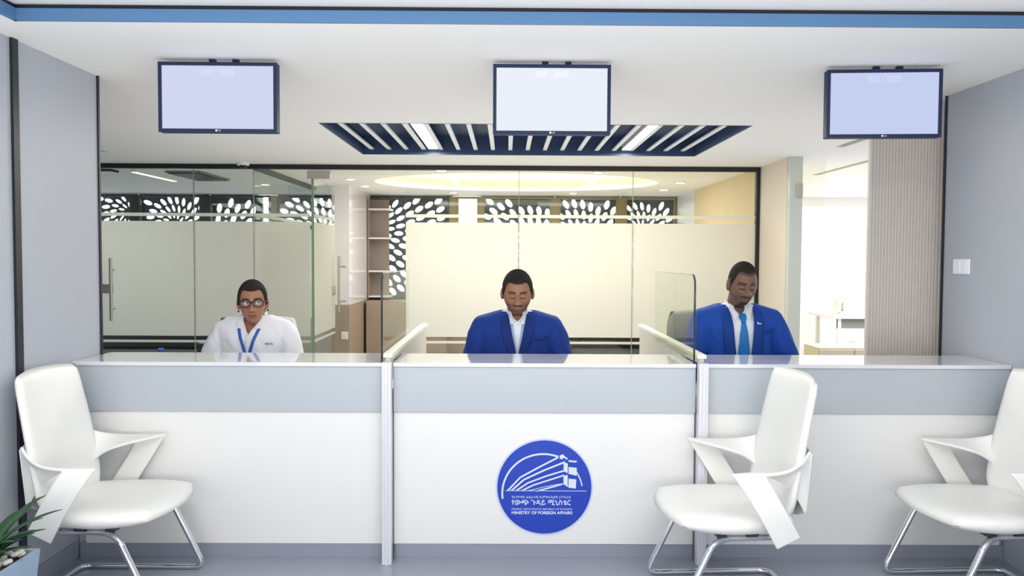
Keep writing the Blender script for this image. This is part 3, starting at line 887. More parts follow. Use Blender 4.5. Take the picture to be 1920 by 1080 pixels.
def head_point(lon, lat, P, off=0.0):
    """skull + face surface; lon 0 = face front (-y), lat from -90 (chin/neck) to 90 (crown); returns a Vector"""
    cx, sx = math.cos(lat), math.sin(lat)
    if sx > 0: cx = max(0, 1 - sx ** 2.75) ** .5
    n = Vector((math.sin(lon) * cx, -math.cos(lon) * cx, sx))
    w, d, h = .0745 * P.get('w', 1), .096, .122 * P.get('h', 1)
    x, y, z = n.x * w, n.y * d, n.z * h
    if n.y > 0: y *= 1.03
    front = sstep(.10, -.75, n.y) if False else sstep(0, .75, -n.y)
    # temples slightly flat, jaw narrowing, cranium wider above
    t = max(0, -z / h)
    x *= 1 - P.get('jaw', .25) * t ** 1.6 - .05 * max(0, z / h - .45)
    if z < 0 and n.y < 0: y *= 1 - .10 * t ** 2
    if n.y > 0 and z < 0: y *= 1 - .42 * t ** 1.4
    # the face: flatter front
    y += front * .006 * gs(x, .05) * 1.0
    zz = z
    # brow ridge, sockets
    y -= front * .0065 * gs(zz - .026, .009) * gs(abs(x) - .026, .018)
    y += front * .016 * gs(zz - .006, .012) * gs(abs(x) - .030, .0155)
    # nose
    k = sstep(.020, -.034, zz) if zz > -.034 else sstep(-.052, -.036, zz)
    nw = .0065 + .006 * sstep(.0, -.034, zz)
    y -= front * (.007 + .023 * k) * (zz < .03) * sstep(.034, .014, zz) * (k > 0) * gs(x, nw) * (1 if zz > -.036 else k)
    y -= front * .009 * gs(zz + .036, .007) * gs(abs(x) - .0125, .006)          # wings
    # cheekbones, cheeks hollow
    y -= front * .004 * gs(zz + .020, .014) * gs(abs(x) - .046, .015)
    # muzzle and lips
    y -= front * .006 * gs(zz + .066, .020) * gs(x, .028)
    y -= front * .0065 * gs(zz + .0605, .0042) * gs(x, .0165)
    y -= front * .0065 * gs(zz + .0725, .0048) * gs(x, .015)
    y += front * .0060 * gs(zz + .0665, .0022) * gs(x, .020)
    y += front * .004 * gs(zz + .0845, .005) * gs(x, .016)
    # chin
    y -= front * .009 * gs(zz + .104, .013) * gs(x, .018)
    p = Vector((x, y, z))
    if off:
        p += Vector((n.x, n.y, n.z * 1.0)).normalized() * off
    return p

def hairline(az):
    """height of the hair edge for an angle from the face front, radians"""
    a = abs(az) * 180 / PI
    pts = [(0, .070), (14, .071), (30, .076), (44, .072), (52, .050), (58, .022), (66, .010), (72, -.014), (82, -.016), (84, .022), (104, .026), (112, -.03), (125, -.062), (180, -.074)]
    for (a0, z0), (a1, z1) in zip(pts, pts[1:]):
        if a <= a1: return z0 + (z1 - z0) * (a - a0) / (a1 - a0)
    return pts[-1][1]

def sphere_grid(fn, nu=96, nv=72):
    bm = bmesh.new(); rows = []
    for j in range(1, nv):
        lat = -PI / 2 + PI * j / nv
        rows.append([bm.verts.new(fn(2 * PI * i / nu, lat)) for i in range(nu)])
    b = bm.verts.new(fn(0, -PI / 2)); t = bm.verts.new(fn(0, PI / 2))
    for j in range(len(rows) - 1):
        for i in range(nu):
            bm.faces.new((rows[j][i], rows[j][(i + 1) % nu], rows[j + 1][(i + 1) % nu], rows[j + 1][i]))
    for i in range(nu):
        bm.faces.new((b, rows[0][(i + 1) % nu], rows[0][i])); bm.faces.new((t, rows[-1][i], rows[-1][(i + 1) % nu]))
    return bm

def remesh(mb, vox, smooth_it=2, smf=.5):
    me = bpy.data.meshes.new('t'); mb.bm.to_mesh(me); mb.bm.free()
    ob = bpy.data.objects.new('t', me); COL.objects.link(ob)
    r = ob.modifiers.new('r', 'REMESH'); r.mode = 'VOXEL'; r.voxel_size = vox; r.use_smooth_shade = True
    if smooth_it:
        s = ob.modifiers.new('s', 'SMOOTH'); s.iterations = smooth_it; s.factor = smf
    out = ev_mesh(ob); bpy.data.objects.remove(ob)
    for p in out.polygons: p.use_smooth = True
    return out

def even_edge(bm, it=12):
    """relax the open edge of a cut surface into an even line"""
    loose = [v for v in bm.verts if not v.link_faces]
    bmesh.ops.delete(bm, geom=loose, context='VERTS')
    nb = {}
    for e in bm.edges:
        if e.is_boundary:
            a, b = e.verts
            nb.setdefault(a, []).append(b); nb.setdefault(b, []).append(a)
    for _ in range(it):
        new = {v: (v.co * .4 + sum((q.co for q in l), Vector()) * (.6 / len(l))) for v, l in nb.items() if len(l) == 2}
        for v, c in new.items(): v.co = c

def ring(z, hw, yf, yb, xc=0, yc=0, e=2.4, n=40):
    """superellipse cross-section: half width hw, depth yf in front and yb behind"""
    out = []
    for k in range(n):
        t = 2 * PI * k / n; c, s = math.cos(t), math.sin(t)
        x = hw * math.copysign(abs(c) ** (2 / e), c); yy = math.copysign(abs(s) ** (2 / e), s)
        out.append(Vector((xc + x, yc + (yy * yb if yy > 0 else yy * yf), z)))
    return out

def torso_rings(P, g=0.0):
    """g = grow outward. local z is relative to the shoulder line (z=0 at the base of the neck)"""
    W = P['sw'] / 2 - .036
    L = [(-.53, W * .80, .12, .13), (-.42, W * .82, .125, .13), (-.30, W * .84, .12, .125), (-.18, W * .90, .122, .12),
         (-.10, W * .985, .115, .115), (-.06, W * 1.02, .10, .105), (-.040, W * 1.05, .086, .096), (-.016, W * .97, .072, .082), (.006, W * .64, .060, .070), (.020, W * .42, .055, .062), (.028, .072, .052, .058)]
    return [ring(z + g * .4, hw + g, yf + g, yb + g, 0, .012 + .02 * sstep(-.1, .03, z)) for z, hw, yf, yb in L]

def skin_shader(name, base, dark, lip):
    m = bpy.data.materials.new(name); m.use_nodes = True
    nt = m.node_tree; p = nt.nodes['Principled BSDF']
    a = nt.nodes.new('ShaderNodeAttribute'); a.attribute_name = 'tone'
    nt.links.new(a.outputs['Color'], p.inputs['Base Color'])
    p.inputs['Roughness'].default_value = .5
    p.inputs['Specular IOR Level'].default_value = .4
    return m

def make_person(P):
    root = empty('person', (P['x'], P['y'], P['zs']), R(P.get('yaw', 0)), P['label'], 'person')
    HM = Matrix.Translation(P['head']) @ Matrix.Rotation(R(P.get('turn', 0)), 4, 'Z') @ Matrix.Rotation(R(P.get('pitch', 0)), 4, 'X') @ Matrix.Rotation(R(P.get('roll', 0)), 4, 'Y')
    # ---- body: head, neck, trunk, arms and hands as one surface
    mb = MB()
    hb = sphere_grid(lambda a, b: head_point(a, b, P))
    for s in (-1, 1):    # ears
        e = MB(); e.ball((s * .0785 * P.get('w', 1), .010, -.006), (.010, .019, .033), 20, Matrix.Rotation(R(-12), 4, 'X') @ Matrix.Rotation(R(s * 22), 4, 'Z'))
        me = bpy.data.meshes.new('t'); e.bm.to_mesh(me); e.bm.free(); hb.from_mesh(me)
    if P.get('lids'):
        for s in (-1, 1):
            e = MB(); e.ball((s * .030, -.0795, .0035), (.0165, .0125, .0125), 16)
            me = bpy.data.meshes.new('t'); e.bm.to_mesh(me); e.bm.free(); hb.from_mesh(me)
    hb.transform(HM)
    me = bpy.data.meshes.new('t'); hb.to_mesh(me); hb.free(); mb.bm.from_mesh(me)
    nb = HM @ Vector((0, .030, -.045))
    mb.tube([(0, .045, -.10), (0, .045, -.01), tuple(Vector((0, .045, -.01)).lerp(nb, .5)), tuple(nb)], [(.075, .07), (.060, .060), (.054, .057), (.052, .054)], 24)
    mb.loft(torso_rings(P, -.016))
    arms = {}
    for s in (-1, 1):
        S, E, H = [Vector(v) for v in P['arms'][0 if s < 0 else 1]]
        d = (H - E).normalized(); side = d.cross(Vector((0, 0, 1))).normalized()
        arms[s] = (S, E, H)
        mb.ball(S, .048, 16)
        mb.tube([S, S.lerp(E, .4), S.lerp(E, .8), E, E.lerp(H, .25), E.lerp(H, .7), H], [.050, .048, .042, .040, .038, .030, .024], 16)
        # palm, four unequal fingers and a thumb leaving the palm's side
        pe = H + d * .085
        mb.tube([H - d * .01, H + d * .03, pe], [(.024, .017), (.038, .016), (.040, .013)], 16)
        for q in range(4):
            o_ = side * (-.029 + .0195 * q); ln = (.066, .076, .070, .054)[q if s > 0 else 3 - q]
            a = pe + o_ - d * .012
            mb.tube([a, a + d * ln * .45 + Vector((0, 0, .004)), a + d * ln * .8 + Vector((0, 0, -.004)), a + d * ln + Vector((0, 0, -.014))], [.0092, .0088, .008, .0065], 10)
        th = side * (.034 if s < 0 else -.034)
        th = side * (.030) * (1 if s < 0 else -1)
        a = H + d * .028 + th * .9
        mb.tube([a, a + d * .03 + th * .55, a + d * .055 + th * .7 + Vector((0, 0, -.004))], [.012, .0105, .008], 10)
    # hips and thighs, calves and feet under the desk
    for s in (-1, 1):
        K = Vector((s * .13, -.33, -.58)); A = Vector((s * .13, -.30, -P['floor'] + .08))
        mb.tube([(s * .09, .03, -.53), (s * .10, -.12, -.56), K, K.lerp(A, .3), K.lerp(A, .75), A], [.085, .080, .058, .056, .042, .036], 16)
        mb.tube([A + Vector((0, .03, -.03)), A + Vector((0, -.06, -.045)), A + Vector((0, -.15, -.055))], [(.036, .034), (.042, .028), (.038, .018)], 14)
    me = remesh(mb, .0029, 2, .3)
    # skin tones by place on the face
    HI = HM.inverted(); base = Vector(lin(*P['skin'])[:3]); hair = Vector(lin(*P['haircol'])[:3]); lip = Vector(lin(*P['lip'])[:3])
    tones = []
    for i, v in enumerate(me.vertices):
        c = base.copy(); q = HI @ v.co
        if q.z > -.16 and q.length < .19:
            if q.y < .02:
                # brows
                b = gs(q.z - .0275 + abs(abs(q.x) - .028) * .14, .0050) * sstep(.009, .015, abs(q.x)) * sstep(.056, .048, abs(q.x)) * (q.y < -.05)
                c = c.lerp(hair, .95 * b)
                # lips
                l = max(gs(q.z + .0605, .0036), gs(q.z + .0720, .0042)) * sstep(.024, .018, abs(q.x)) * (q.y < -.07)
                c = c.lerp(lip, .8 * l)
                c = c.lerp(base * .35, .7 * gs(q.z + .0665, .0018) * sstep(.025, .020, abs(q.x)) * (q.y < -.07))
                # nostrils
                c = c.lerp(base * .3, .7 * gs(q.z + .0445, .003) * gs(abs(q.x) - .008, .004) * (q.y < -.085))
                if P.get('lids'):    # closed lash line
                    c = c.lerp(hair, .85 * gs(q.z + .0035 + (abs(q.x) - .030) ** 2 * 12, .0030) * sstep(.048, .043, abs(q.x)) * sstep(.012, .016, abs(q.x)) * (q.y < -.06))
                if P.get('beard'):
                    mo = gs(q.z + .0515, .0055) * sstep(.036, .026, abs(q.x)) * (q.y < -.05)
                    jw = sstep(-.066 - .0, -.082, q.z - max(0, abs(q.x) - .030) * 1.1) * (1 - sstep(.0, .01, q.y)) 
                    side_ = sstep(.030, .042, abs(q.x)) * sstep(-.034, -.052, q.z)
                    goat = sstep(.030, .020, abs(q.x)) * sstep(-.078, -.086, q.z)
                    gaps = gs(q.z + .079, .003) * gs(x := q.x, .010)
                    f = max(P['beard'][0] * mo, P['beard'][1] * max(jw, side_), P['beard'][2] * goat) * (q.z > -.135)
                    f *= (1 - .9 * max(gs(q.z + .0605, .0038), gs(q.z + .0715, .0045)) * sstep(.026, .019, abs(q.x)))
                    c = c.lerp(hair, min(1, f))
            if P.get('scalp'):
                az = math.atan2(q.x, -q.y)
                c = c.lerp(hair, .75 * sstep(-.006, .006, q.z - hairline(az)))
        tones += (c.x, c.y, c.z, 1)
    ca = me.color_attributes.new('tone', 'FLOAT_COLOR', 'POINT')
    ca.data.foreach_set('color', tones)
    me.materials.append(skin_shader(P['name'] + '_skin', None, None, None)); me.name = 'body'
    ob = bpy.data.objects.new('body', me); COL.objects.link(ob); ob.parent = root
    # ---- hair: a close cap following the skull, its edge blending down
    th = P['hair']
    def hp(a, b):
        p0 = head_point(a, b, P)
        az = math.atan2(p0.x, -p0.y); k = sstep(-.002, .016, p0.z - hairline(az) - P.get('hl', 0))
        wav = .0012 * math.sin(a * 31 + b * 17) * math.sin(b * 41 - a * 13)
        return head_point(a, b, P, -.003 + (th + .003 + wav + P.get('top', 0) * sstep(.04, .12, p0.z)) * k)
    bm = sphere_grid(hp, 128, 96)
    kill = []
    for v in bm.verts:
        az = math.atan2(v.co.x, -v.co.y)
        if v.co.z < hairline(az) + P.get('hl', 0) - .004: kill.append(v)
    bmesh.ops.delete(bm, geom=kill, context='VERTS')
    even_edge(bm, 6)
    bm.transform(HM)
    h = MB(); h.bm.free(); h.bm = bm
    mh = mat(P['name'] + '_hair', P['haircol'], .85, bump=.9, bscale=420, spec=.2)
    h.build('hair', mh, root, smooth=True)
    # ---- eyes of the open-eyed face
    if not P.get('lids'):
        for s in (-1, 1):
            e = MB(); e.ball((s * .0305, -.0745, .006), .0125, 20); e.bm.transform(HM)
            eo = e.build('eye', mat('eye_white', (225, 220, 212), .2), root, smooth=True)
            e = MB(); e.ball((s * .0305 + .003, -.0825, .0065), (.0058, .0048, .0062), 16); e.bm.transform(HM); e.build('iris', mat('iris_dark', (26, 18, 14), .15), eo, smooth=True)
            e = MB(); e.tube([(s * .0305 - .015, -.081, .008), (s * .0305 - .007, -.087, .0135), (s * .0305 + .006, -.0875, .0135), (s * .0305 + .015, -.081, .008)], .0016, 6)
            e.bm.transform(HM); e.build('eyelashes', mat('lash_dark', (24, 18, 16), .6), root, smooth=True)
    # ---- garments
    def cloth_torso(g, vox=.006, sleeves=True, it=6, sl=1.0):
        t = MB(); t.loft(torso_rings(P, g))
        if sleeves:
            for s in (-1, 1):
                S, E, H = arms[s]
                r = [.055, .062, .059, .056, .054, .050, .044]
                t.ball(S + Vector((0, 0, -.002)), r[0] + g * .6, 24)
                t.ball(S + Vector((-s * .05, .004, .006)), (.066, .062 + g * .5, .042 + g * .5), 24)
                t.tube([S, S.lerp(E, .35), S.lerp(E, .75), E + Vector((s * .006, 0, -.004)), E.lerp(H, .25), E.lerp(H, .6), E.lerp(H, .93)], [q + g * .6 for q in r], 20)
        return remesh(t, vox, it, .6)
    gj = .012 if P['jacket'] else .004
    outer = cloth_torso(gj)
    # soft folds in the cloth
    nz = __import__('mathutils').noise
    nrm = [v.normal.copy() for v in outer.vertices]; new = []
    for v, nn in zip(outer.vertices, nrm):
        c_ = v.co
        f = nz.noise(c_ * 8 + Vector((P['x'] * 7, 0, 0))) * .009 + nz.noise(Vector((c_.x * 22 + c_.z * 14, c_.y * 22, c_.z * 9))) * .0060
        new += tuple(c_ + nn * f * sstep(.03, -.08, c_.z))
    outer.vertices.foreach_set('co', new)
    bt = BVHTree.FromPolygons([v.co.copy() for v in outer.vertices], [tuple(p.vertices) for p in outer.polygons])
    V0, V1 = P['vee']       # (half width at the collar, depth z of the point)
    def trim_mesh(me, test):
        bm = bmesh.new(); bm.from_mesh(me)
        bmesh.ops.delete(bm, geom=[f for f in bm.faces if test(f.calc_center_median())], context='FACES')
        even_edge(bm)
        bm.to_mesh(me); bm.free()
        for p in me.polygons: p.use_smooth = True
    vx = P.get('vx', 0)
    def in_vee(c):
        if c.y > 0 and c.z < .02: return False
        if c.z > .022: return True
        if c.y > .02: return False
        t = (c.z - V1) / (.0 - V1)
        return t > 0 and abs(c.x - vx) < V0 * min(1.0, t)
    trim_mesh(outer, in_vee)
    om = mat(P['name'] + '_cloth', P['cloth'], .75, spec=.2, bump=.12, bscale=260)
    outer.materials.append(om); outer.name = 'jacket'
    oj = bpy.data.objects.new('jacket' if P['jacket'] else 'shirt', outer); COL.objects.link(oj); oj.parent = root
    sd = oj.modifiers.new('thickness', 'SOLIDIFY'); sd.thickness = .004; sd.offset = 1
    if P['jacket']:
        inner = cloth_torso(.001, .006, False, 4)
        trim_mesh(inner, lambda c: c.z < -.45 or c.z > .03 or (c.y < .03 and c.z > -.035 and abs(c.x) < .030 * sstep(-.035, .0, c.z)))
        inner.materials.append(mat('shirt_white', (236, 240, 250), .7, spec=.2)); inner.name = 'shirt'
        os_ = bpy.data.objects.new('shirt', inner); COL.objects.link(os_); os_.parent = root
        base_me = inner
    else:
        os_ = oj
    # draping helper: strips of cloth laid on the front of the clothes
    def tree(me): return BVHTree.FromPolygons([v.co.copy() for v in me.vertices], [tuple(p.vertices) for p in me.polygons])
    bi = tree(inner) if P['jacket'] else bt
    def fy(b, x, z, dflt=-.12):
        h_, *_ = b.ray_cast(Vector((x, -1, z)), Vector((0, 1, 0)))
        return h_.y if h_ else dflt
    def drape(name, m, par, A, B, off, b, n=18, w_=5, th=.003):
        """strip between the 2-D rails A and B (x, z), laid on tree b"""
        def at(Pp, t):
            k = len(Pp) - 1; f = t * k; i = min(int(f), k - 1); u = f - i
            return (Pp[i][0] * (1 - u) + Pp[i + 1][0] * u, Pp[i][1] * (1 - u) + Pp[i + 1][1] * u)
        bm = bmesh.new(); g = []
        for i in range(n + 1):
            a = at(A, i / n); c = at(B, i / n); row = []
            for j in range(w_ + 1):
                u = j / w_; x = a[0] * (1 - u) + c[0] * u; z = a[1] * (1 - u) + c[1] * u
                row.append(bm.verts.new((x, fy(b, x, z) - off, z)))
            g.append(row)
        for i in range(n):
            for j in range(w_): bm.faces.new((g[i][j], g[i + 1][j], g[i + 1][j + 1], g[i][j + 1]))
        bmesh.ops.recalc_face_normals(bm, faces=bm.faces[:])
        mm = MB(); mm.bm.free(); mm.bm = bm
        o = mm.build(name, m, par, smooth=True)
        s_ = o.modifiers.new('thickness', 'SOLIDIFY'); s_.thickness = th; s_.offset = 0
        return o
    sw = mat('shirt_white', (236, 240, 250), .7, spec=.2)
    # collar: a stand band round the neck and two leaves
    ck = P.get('collar', .062)
    lf = []
    cm = sw if P['jacket'] else om
    cyc = .040
    A = [(ck * math.sin(a) * 1.02, cyc - math.cos(a) * ck * .98, .012 + (.016 if abs(a) > 1.2 else .016 * abs(a) / 1.2)) for a in [R(q) for q in range(28, 333, 15)]]
    band = [[Vector((x * 1.10, cyc + (y - cyc) * 1.10, z - .022)) , Vector((x, y, z + .011))] for x, y, z in A]
    co = patch([b_[0] for b_ in band], [b_[1] for b_ in band], .003, 'collar', cm, os_, n=40, w=4)
    cx_ = P.get('cx', 0)
    gap = P.get('cgap', .012); cz = P.get('cz', -.035)
    for s in (-1, 1):
        top_in = (ck * .50 * s, .012); top_out = (ck * 1.12 * s, .016)
        # leaf: from neck side, down to its point
        A2 = [(ck * .88 * s + cx_, .030), (s * (gap + .022) + cx_, -.004), (s * gap + cx_, cz)]
        B2 = [(ck * 1.22 * s + cx_, .012), (s * (gap + .052) + cx_, -.022), (s * (gap + .032) + cx_, cz - .038)]
        bm = bmesh.new(); g = []
        for i in range(9):
            t = i / 8
            k = 0 if t < .5 else 1; u = t * 2 - k
            a = [A2[k][q] * (1 - u) + A2[k + 1][q] * u for q in (0, 1)]; c = [B2[k][q] * (1 - u) + B2[k + 1][q] * u for q in (0, 1)]
            row = []
            for j in range(5):
                v_ = j / 4; x = a[0] * (1 - v_) + c[0] * v_; z = a[1] * (1 - v_) + c[1] * v_
                yy = min(fy(bi, x, z, -.03) - .006, (-.020 if P['jacket'] else -.022) - .02 * t)
                if t < .3: yy = max(yy, cyc - .06 - .1 * t)
                row.append(bm.verts.new((x, yy, z)))
            g.append(row)
        for i in range(8):
            for j in range(4): bm.faces.new((g[i][j], g[i + 1][j], g[i + 1][j + 1], g[i][j + 1]))
        bmesh.ops.recalc_face_normals(bm, faces=bm.faces[:])
        mm = MB(); mm.bm.free(); mm.bm = bm
        l = mm.build('collar_leaf', cm, os_, smooth=True); s_ = l.modifiers.new('thickness', 'SOLIDIFY'); s_.thickness = .003
    if P['jacket']:
        for s in (-1, 1):
            # lapel: notched strip along the opening
            In = [(vx + s * (V0 * 1.0 - .006), .012), (vx + s * (V0 * .92 - .008), -.02), (vx + s * (V0 * .70 - .006), V1 * .30), (vx + s * (V0 * .32 - .007), V1 * .68), (vx + s * .004, V1)]
            Ou = [(vx + s * (V0 + .022), .006), (vx + s * (V0 + .040), -.030), (vx + s * (V0 * .78 + .046), V1 * .34), (vx + s * (V0 * .42 + .038), V1 * .66), (vx + s * .010, V1 - .004)]
            drape('lapel', mat(P['name'] + '_lapel', tuple(max(0, int(q * .86)) for q in P['cloth']), .7, spec=.2, bump=.1, bscale=260), oj, In, Ou, .009, bt, 22, 6, .0035)
        b = MB(); b.cyl((vx + .012, fy(bt, vx + .012, V1 - .03) - .012, V1 - .03), (vx + .012, fy(bt, vx + .012, V1 - .03) + .002, V1 - .03), .009, n=16)
        b.build('button', mat('button_navy', (20, 30, 70), .3), oj)
        drape('breast_pocket', mat(P['name'] + '_lapel', P['cloth'], .7), oj, [(.098, -.118), (.170, -.108)], [(.100, -.136), (.172, -.126)], .006, bt, 12, 3, .003)
    else:
        # button placket and a small stitched mark on the chest
        drape('placket', om, oj, [(vx - .014, V1 + .004), (vx - .014, -.34)], [(vx + .014, V1 + .004), (vx + .014, -.34)], .003, bt, 16, 3, .003)
        for k in range(4):
            z = V1 - .02 - k * .075
            b = MB(); b.cyl((vx, fy(bt, vx, z) - .0075, z), (vx, fy(bt, vx, z), z), .005, n=12); b.build('button', sw, oj)
        y_ = min(fy(bt, .118 + q * .02, -.128) for q in (-1, 0, 1))
        tm = text_mesh('MFA', .042, .014, 'stitched_mark', mat('stitch_navy', (70, 84, 130), .7), Matrix.Translation((.118, y_ - .007, -.128)) @ Matrix.Rotation(R(12), 4, 'Z') @ Matrix.Rotation(PI / 2, 4, 'X') , oj, .0)
    if P.get('tie'):
        tc = mat('tie_blue', P['tie'], .5, spec=.4)
        kz = -.040; cx2 = P.get('cx', 0)
        drape('tie_knot', tc, os_, [(cx2 - .017, kz + .014), (cx2 - .020, kz), (cx2 - .011, kz - .030)], [(cx2 + .017, kz + .014), (cx2 + .020, kz), (cx2 + .011, kz - .030)], .013, bi, 8, 6, .010)
        drape('necktie', tc, os_, [(cx2 - .011, kz - .028), (cx2 - .022, kz - .09), (cx2 - .034, kz - .22), (cx2 - .036, kz - .34)], [(cx2 + .011, kz - .028), (cx2 + .022, kz - .09), (cx2 + .034, kz - .22), (cx2 + .036, kz - .34)], .008, bi, 20, 6, .004)
    if P.get('lanyard'):
        lc = mat('lanyard_%d' % P['lanyard'][2], P['lanyard'], .5)
        wd = P.get('lw', .0085); LZ = P.get('lz', -.27); lx = P.get('lx', .042)
        ly = root
        for s in (-1, 1):
            c0 = P.get('cx', 0)
            A = [(c0 + s * lx - wd, -.045), (c0 + s * lx * .55 - wd, LZ * .55), (c0 - wd + s * .003, LZ)]
            B = [(c0 + s * lx + wd, -.045), (c0 + s * lx * .55 + wd, LZ * .55), (c0 + wd + s * .003, LZ)]
            drape('lanyard', lc, ly, A, B, .009 if not P['jacket'] else .010, bi, 20, 3, .0016)
    if P.get('pin'):
        x, z = P['pin']; y_ = fy(bt, x, z)
        b = MB(); b.box(x - .010, x + .012, y_ - .018, y_ - .013, z - .004, z + .002, .001).box(x - .010, x - .004, y_ - .018, y_ - .013, z + .002, z + .010, .001); b.build('lapel_pin', mat('pin_silver', (220, 225, 235), .3, .8), oj)
    if P.get('glasses'):
        G = MB()
        mg = mat('spectacle_frame', (22, 18, 20), .25)
        go = None
        for s in (-1, 1):
            lp = []
            for k in range(32):
                t = 2 * PI * k / 32; c, q = math.cos(t), math.sin(t)
                lp.append((s * .0345 + .0268 * math.copysign(abs(c) ** .8, c), -.098 + .006 * abs(c) * (s * c > 0) , .004 + .0190 * math.copysign(abs(q) ** .75, q)))
            G.tube(lp, [(.0026, .0034)] * 32, 8, closed=True)
            G.tube([(s * .060, -.092, .013), (s * .073, -.080, .013), (s * .079, -.03, .008), (s * .080, .012, .004)], .0022, 8)
        G.tube([(-.010, -.098, .009), (0, -.101, .011), (.010, -.098, .009)], .0034, 8)
        G.bm.transform(HM)
        go = G.build('spectacles', mg, root, smooth=True)
        for s in (-1, 1):
            l = MB(); l.cyl((s * .0345, -.0985, .004), (s * .0345, -.0975, .004), .0185, n=32)
            l.bm.transform(HM @ Matrix.Translation((s * .0345, 0, .004)) @ Matrix.Diagonal((1.3, 1, .95, 1)) @ Matrix.Translation((-s * .0345, 0, -.004)))
            l.build('lens', glass('lens_glass', (.98, .98, .98), .15), go)
        e = MB()
        for s in (-1, 1):
            e = MB(); e.ball((s * .079, .006, -.046), .0055, 14); e.bm.transform(HM)
            e.build('earring', mat('earring_dark', (50, 30, 26), .25, .4), root, smooth=True)
    # trousers and shoes below the desk
    t = MB()
    t.loft([ring(z, hw, yf, yb, 0, .015) for z, hw, yf, yb in ((-.62, .16, .11, .13), (-.58, .185, .13, .14), (-.50, .175, .125, .135), (-.44, .165, .12, .13))])
    for s in (-1, 1):
        K = Vector((s * .13, -.33, -.58)); A_ = Vector((s * .13, -.30, -P['floor'] + .10))
        t.tube([(s * .09, .03, -.54), (s * .105, -.12, -.56), K, K.lerp(A_, .3), K.lerp(A_, .75), A_], [.098, .092, .072, .068, .060, .056], 16)
    tme = remesh(t, .009, 3); tme.materials.append(mat('trousers_navy', (30, 38, 62), .8)); tme.name = 'trousers'
    to = bpy.data.objects.new('trousers', tme); COL.objects.link(to); to.parent = root
    for s in (-1, 1):
        b = MB(); A_ = Vector((s * .13, -.30, -P['floor']))
        b.loft([[Vector((A_.x + r_ * .046 * wq * math.cos(t_), A_.y - .05 + r_ * .13 * math.sin(t_), A_.z + zz)) for t_ in [2 * PI * k / 24 for k in range(24)]] for zz, r_, wq in ((.001, 1, 1), (.02, 1.04, 1.05), (.05, .98, 1), (.075, .72, 1.0), (.09, .45, 1.1))])
        b.build('shoe', mat('shoe_black', (24, 22, 22), .3), root, smooth=True)
    return root

def office_chair(x, y, rz, lb, colr, back_top, seat_z=.47, w_=.24):
    c = empty('office_chair', (x, y, 0), rz, lb, 'chair', 'clerks chairs behind the counter')
    m = mat('office_chair_%d' % colr[0], colr, .6)
    MB().box(-.24, .24, -.24, .24, seat_z - .075, seat_z - .004, .03).build('seat', m, c, smooth=True, auto=40)
    rows = []
    b = bmesh.new(); N = 18; F = {}; K = {}
    for i in range(N + 1):
        for j in range(N + 1):
            u, v = i / N * 2 - 1, j / N
            e_ = max(abs(u), abs(2 * v - 1)); ed = max(0, 1 - e_ ** 8) ** .5
            cu = 1 - .10 * max(0, (v - .82) / .18) ** 2
            p = (u * w_ * cu, .225 + .04 * v - .04 * u * u, seat_z + .03 + v * (back_top - seat_z - .03) - .012 * u * u * v)
            F[i, j] = b.verts.new((p[0], p[1] - .02 * ed, p[2])); K[i, j] = F[i, j] if e_ > .9999 else b.verts.new((p[0], p[1] + .02 * ed, p[2]))
    for i in range(N):
        for j in range(N):
            b.faces.new((F[i, j], F[i, j + 1], F[i + 1, j + 1], F[i + 1, j]))
            q = (K[i, j], K[i + 1, j], K[i + 1, j + 1], K[i, j + 1])
            if len(set(q)) == 4:
                try: b.faces.new(q)
                except ValueError: pass
    mm = MB(); mm.bm.free(); mm.bm = b; mm.build('backrest', m, c, smooth=True)
    MB().tube([(0, .0, seat_z - .08), (0, .20, seat_z - .07), (0, .285, seat_z + .04), (0, .29, seat_z + .20)], .018, 10).build('back_bracket', M_chrome, c, smooth=True)
    MB().cyl((0, 0, .10), (0, 0, seat_z - .07), .026).build('gas_column', M_chrome, c, smooth=True, auto=40)
    for k in range(5):
        a = 2 * PI * k / 5 + .3; d = Vector((math.cos(a), math.sin(a), 0))
        L = MB().tube([Vector((0, 0, .11)), d * .15 + Vector((0, 0, .10)), d * .27 + Vector((0, 0, .07))], [.022, .018, .014], 10).build('leg', M_chrome, c, smooth=True)
        MB().cyl(d * .27 + Vector((-d.y, d.x, 0)) * .012 + Vector((0, 0, .028)), d * .27 - Vector((-d.y, d.x, 0)) * .012 + Vector((0, 0, .028)), .027).build('caster', M_dark, L, smooth=True, auto=40)
    return c

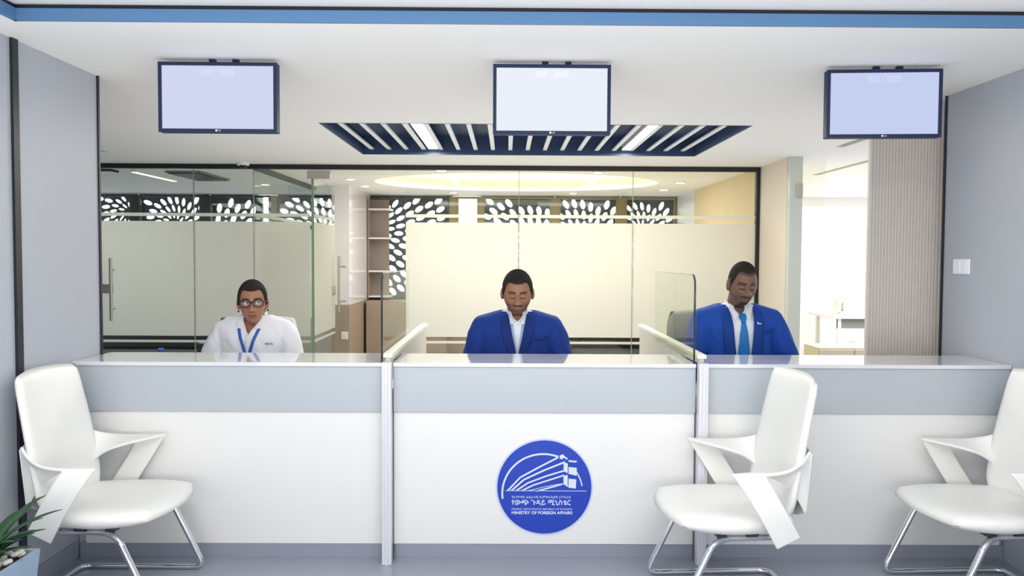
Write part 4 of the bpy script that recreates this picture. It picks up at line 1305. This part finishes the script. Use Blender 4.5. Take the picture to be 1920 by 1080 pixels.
BLUE = (36, 74, 168)
people = [
 dict(name='left_clerk', x=-1.437, y=4.55, zs=1.085, floor=1.085, sw=.47, yaw=0, label='seated person in a white shirt with black glasses and a blue lanyard, looking sideways',
      head=(.012, -.050, .098), turn=14, pitch=2, roll=-2, w=.97, h=1.0, jaw=.30, skin=(168, 118, 92), lip=(128, 62, 60), haircol=(50, 43, 40), hair=.010, top=.0, hl=-.004,
      arms=(((-.175, .01, -.066), (-.245, -.03, -.27), (-.11, -.26, -.295)), ((.175, .01, -.066), (.255, -.03, -.27), (.12, -.26, -.295))),
      jacket=False, cloth=(238, 240, 246), vee=(.046, -.082), collar=.060, cgap=.024, cz=-.036, lanyard=(44, 92, 190), lw=.0085, lz=-.21, lx=.058, glasses=True),
 dict(name='middle_clerk', x=.064, y=4.55, zs=1.115, floor=1.115, sw=.515, yaw=0, label='seated person in a royal blue suit with open white collar and pale lanyard',
      head=(.0, -.055, .130), turn=0, pitch=14, roll=0, w=1.08, h=1.06, jaw=.23, skin=(158, 114, 86), lip=(168, 106, 98), haircol=(46, 40, 42), hair=.007, top=.0, lids=True, scalp=True,
      beard=(.95, .55, .60),
      arms=(((-.194, .01, -.064), (-.258, -.03, -.28), (-.10, -.25, -.325)), ((.194, .01, -.064), (.258, -.03, -.28), (.10, -.25, -.325))),
      jacket=True, cloth=(30, 60, 140), vee=(.058, -.265), collar=.062, cgap=.012, cz=-.030, lanyard=(150, 188, 220), lw=.0065, lz=-.27, lx=.032),
 dict(name='right_clerk', x=1.325, y=4.55, zs=1.160, floor=1.160, sw=.520, yaw=0, label='seated person in a bright blue suit and blue necktie with a short beard, looking down',
      head=(.005, -.060, .138), turn=4, pitch=13, roll=2, w=1.0, h=1.06, jaw=.24, skin=(124, 92, 74), lip=(128, 84, 80), haircol=(50, 43, 40), hair=.004, hl=.007, lids=True, scalp=True,
      beard=(1.0, .30, 1.0),
      arms=(((-.197, .01, -.066), (-.250, -.03, -.30), (-.10, -.25, -.37)), ((.197, .01, -.066), (.286, -.04, -.30), (.12, -.25, -.37))),
      jacket=True, cloth=(32, 76, 168), vee=(.078, -.66), vx=.0, cx=.004, collar=.062, cgap=.010, cz=-.030, tie=(28, 120, 196), pin=(.085, -.075)),
]
for P in people: make_person(P)
office_chair(-1.515, 4.60, R(-4), 'white office chair behind the person in the white shirt', (236, 238, 238), 1.085, w_=.25)
office_chair(.064, 4.62, 0, 'white office chair under the person in the blue suit with the lanyard', (230, 232, 232), .95, w_=.22, seat_z=.50)
office_chair(1.235, 4.66, R(0), 'grey office chair behind the person with the necktie', (150, 150, 140), 1.13, w_=.25, seat_z=.52)
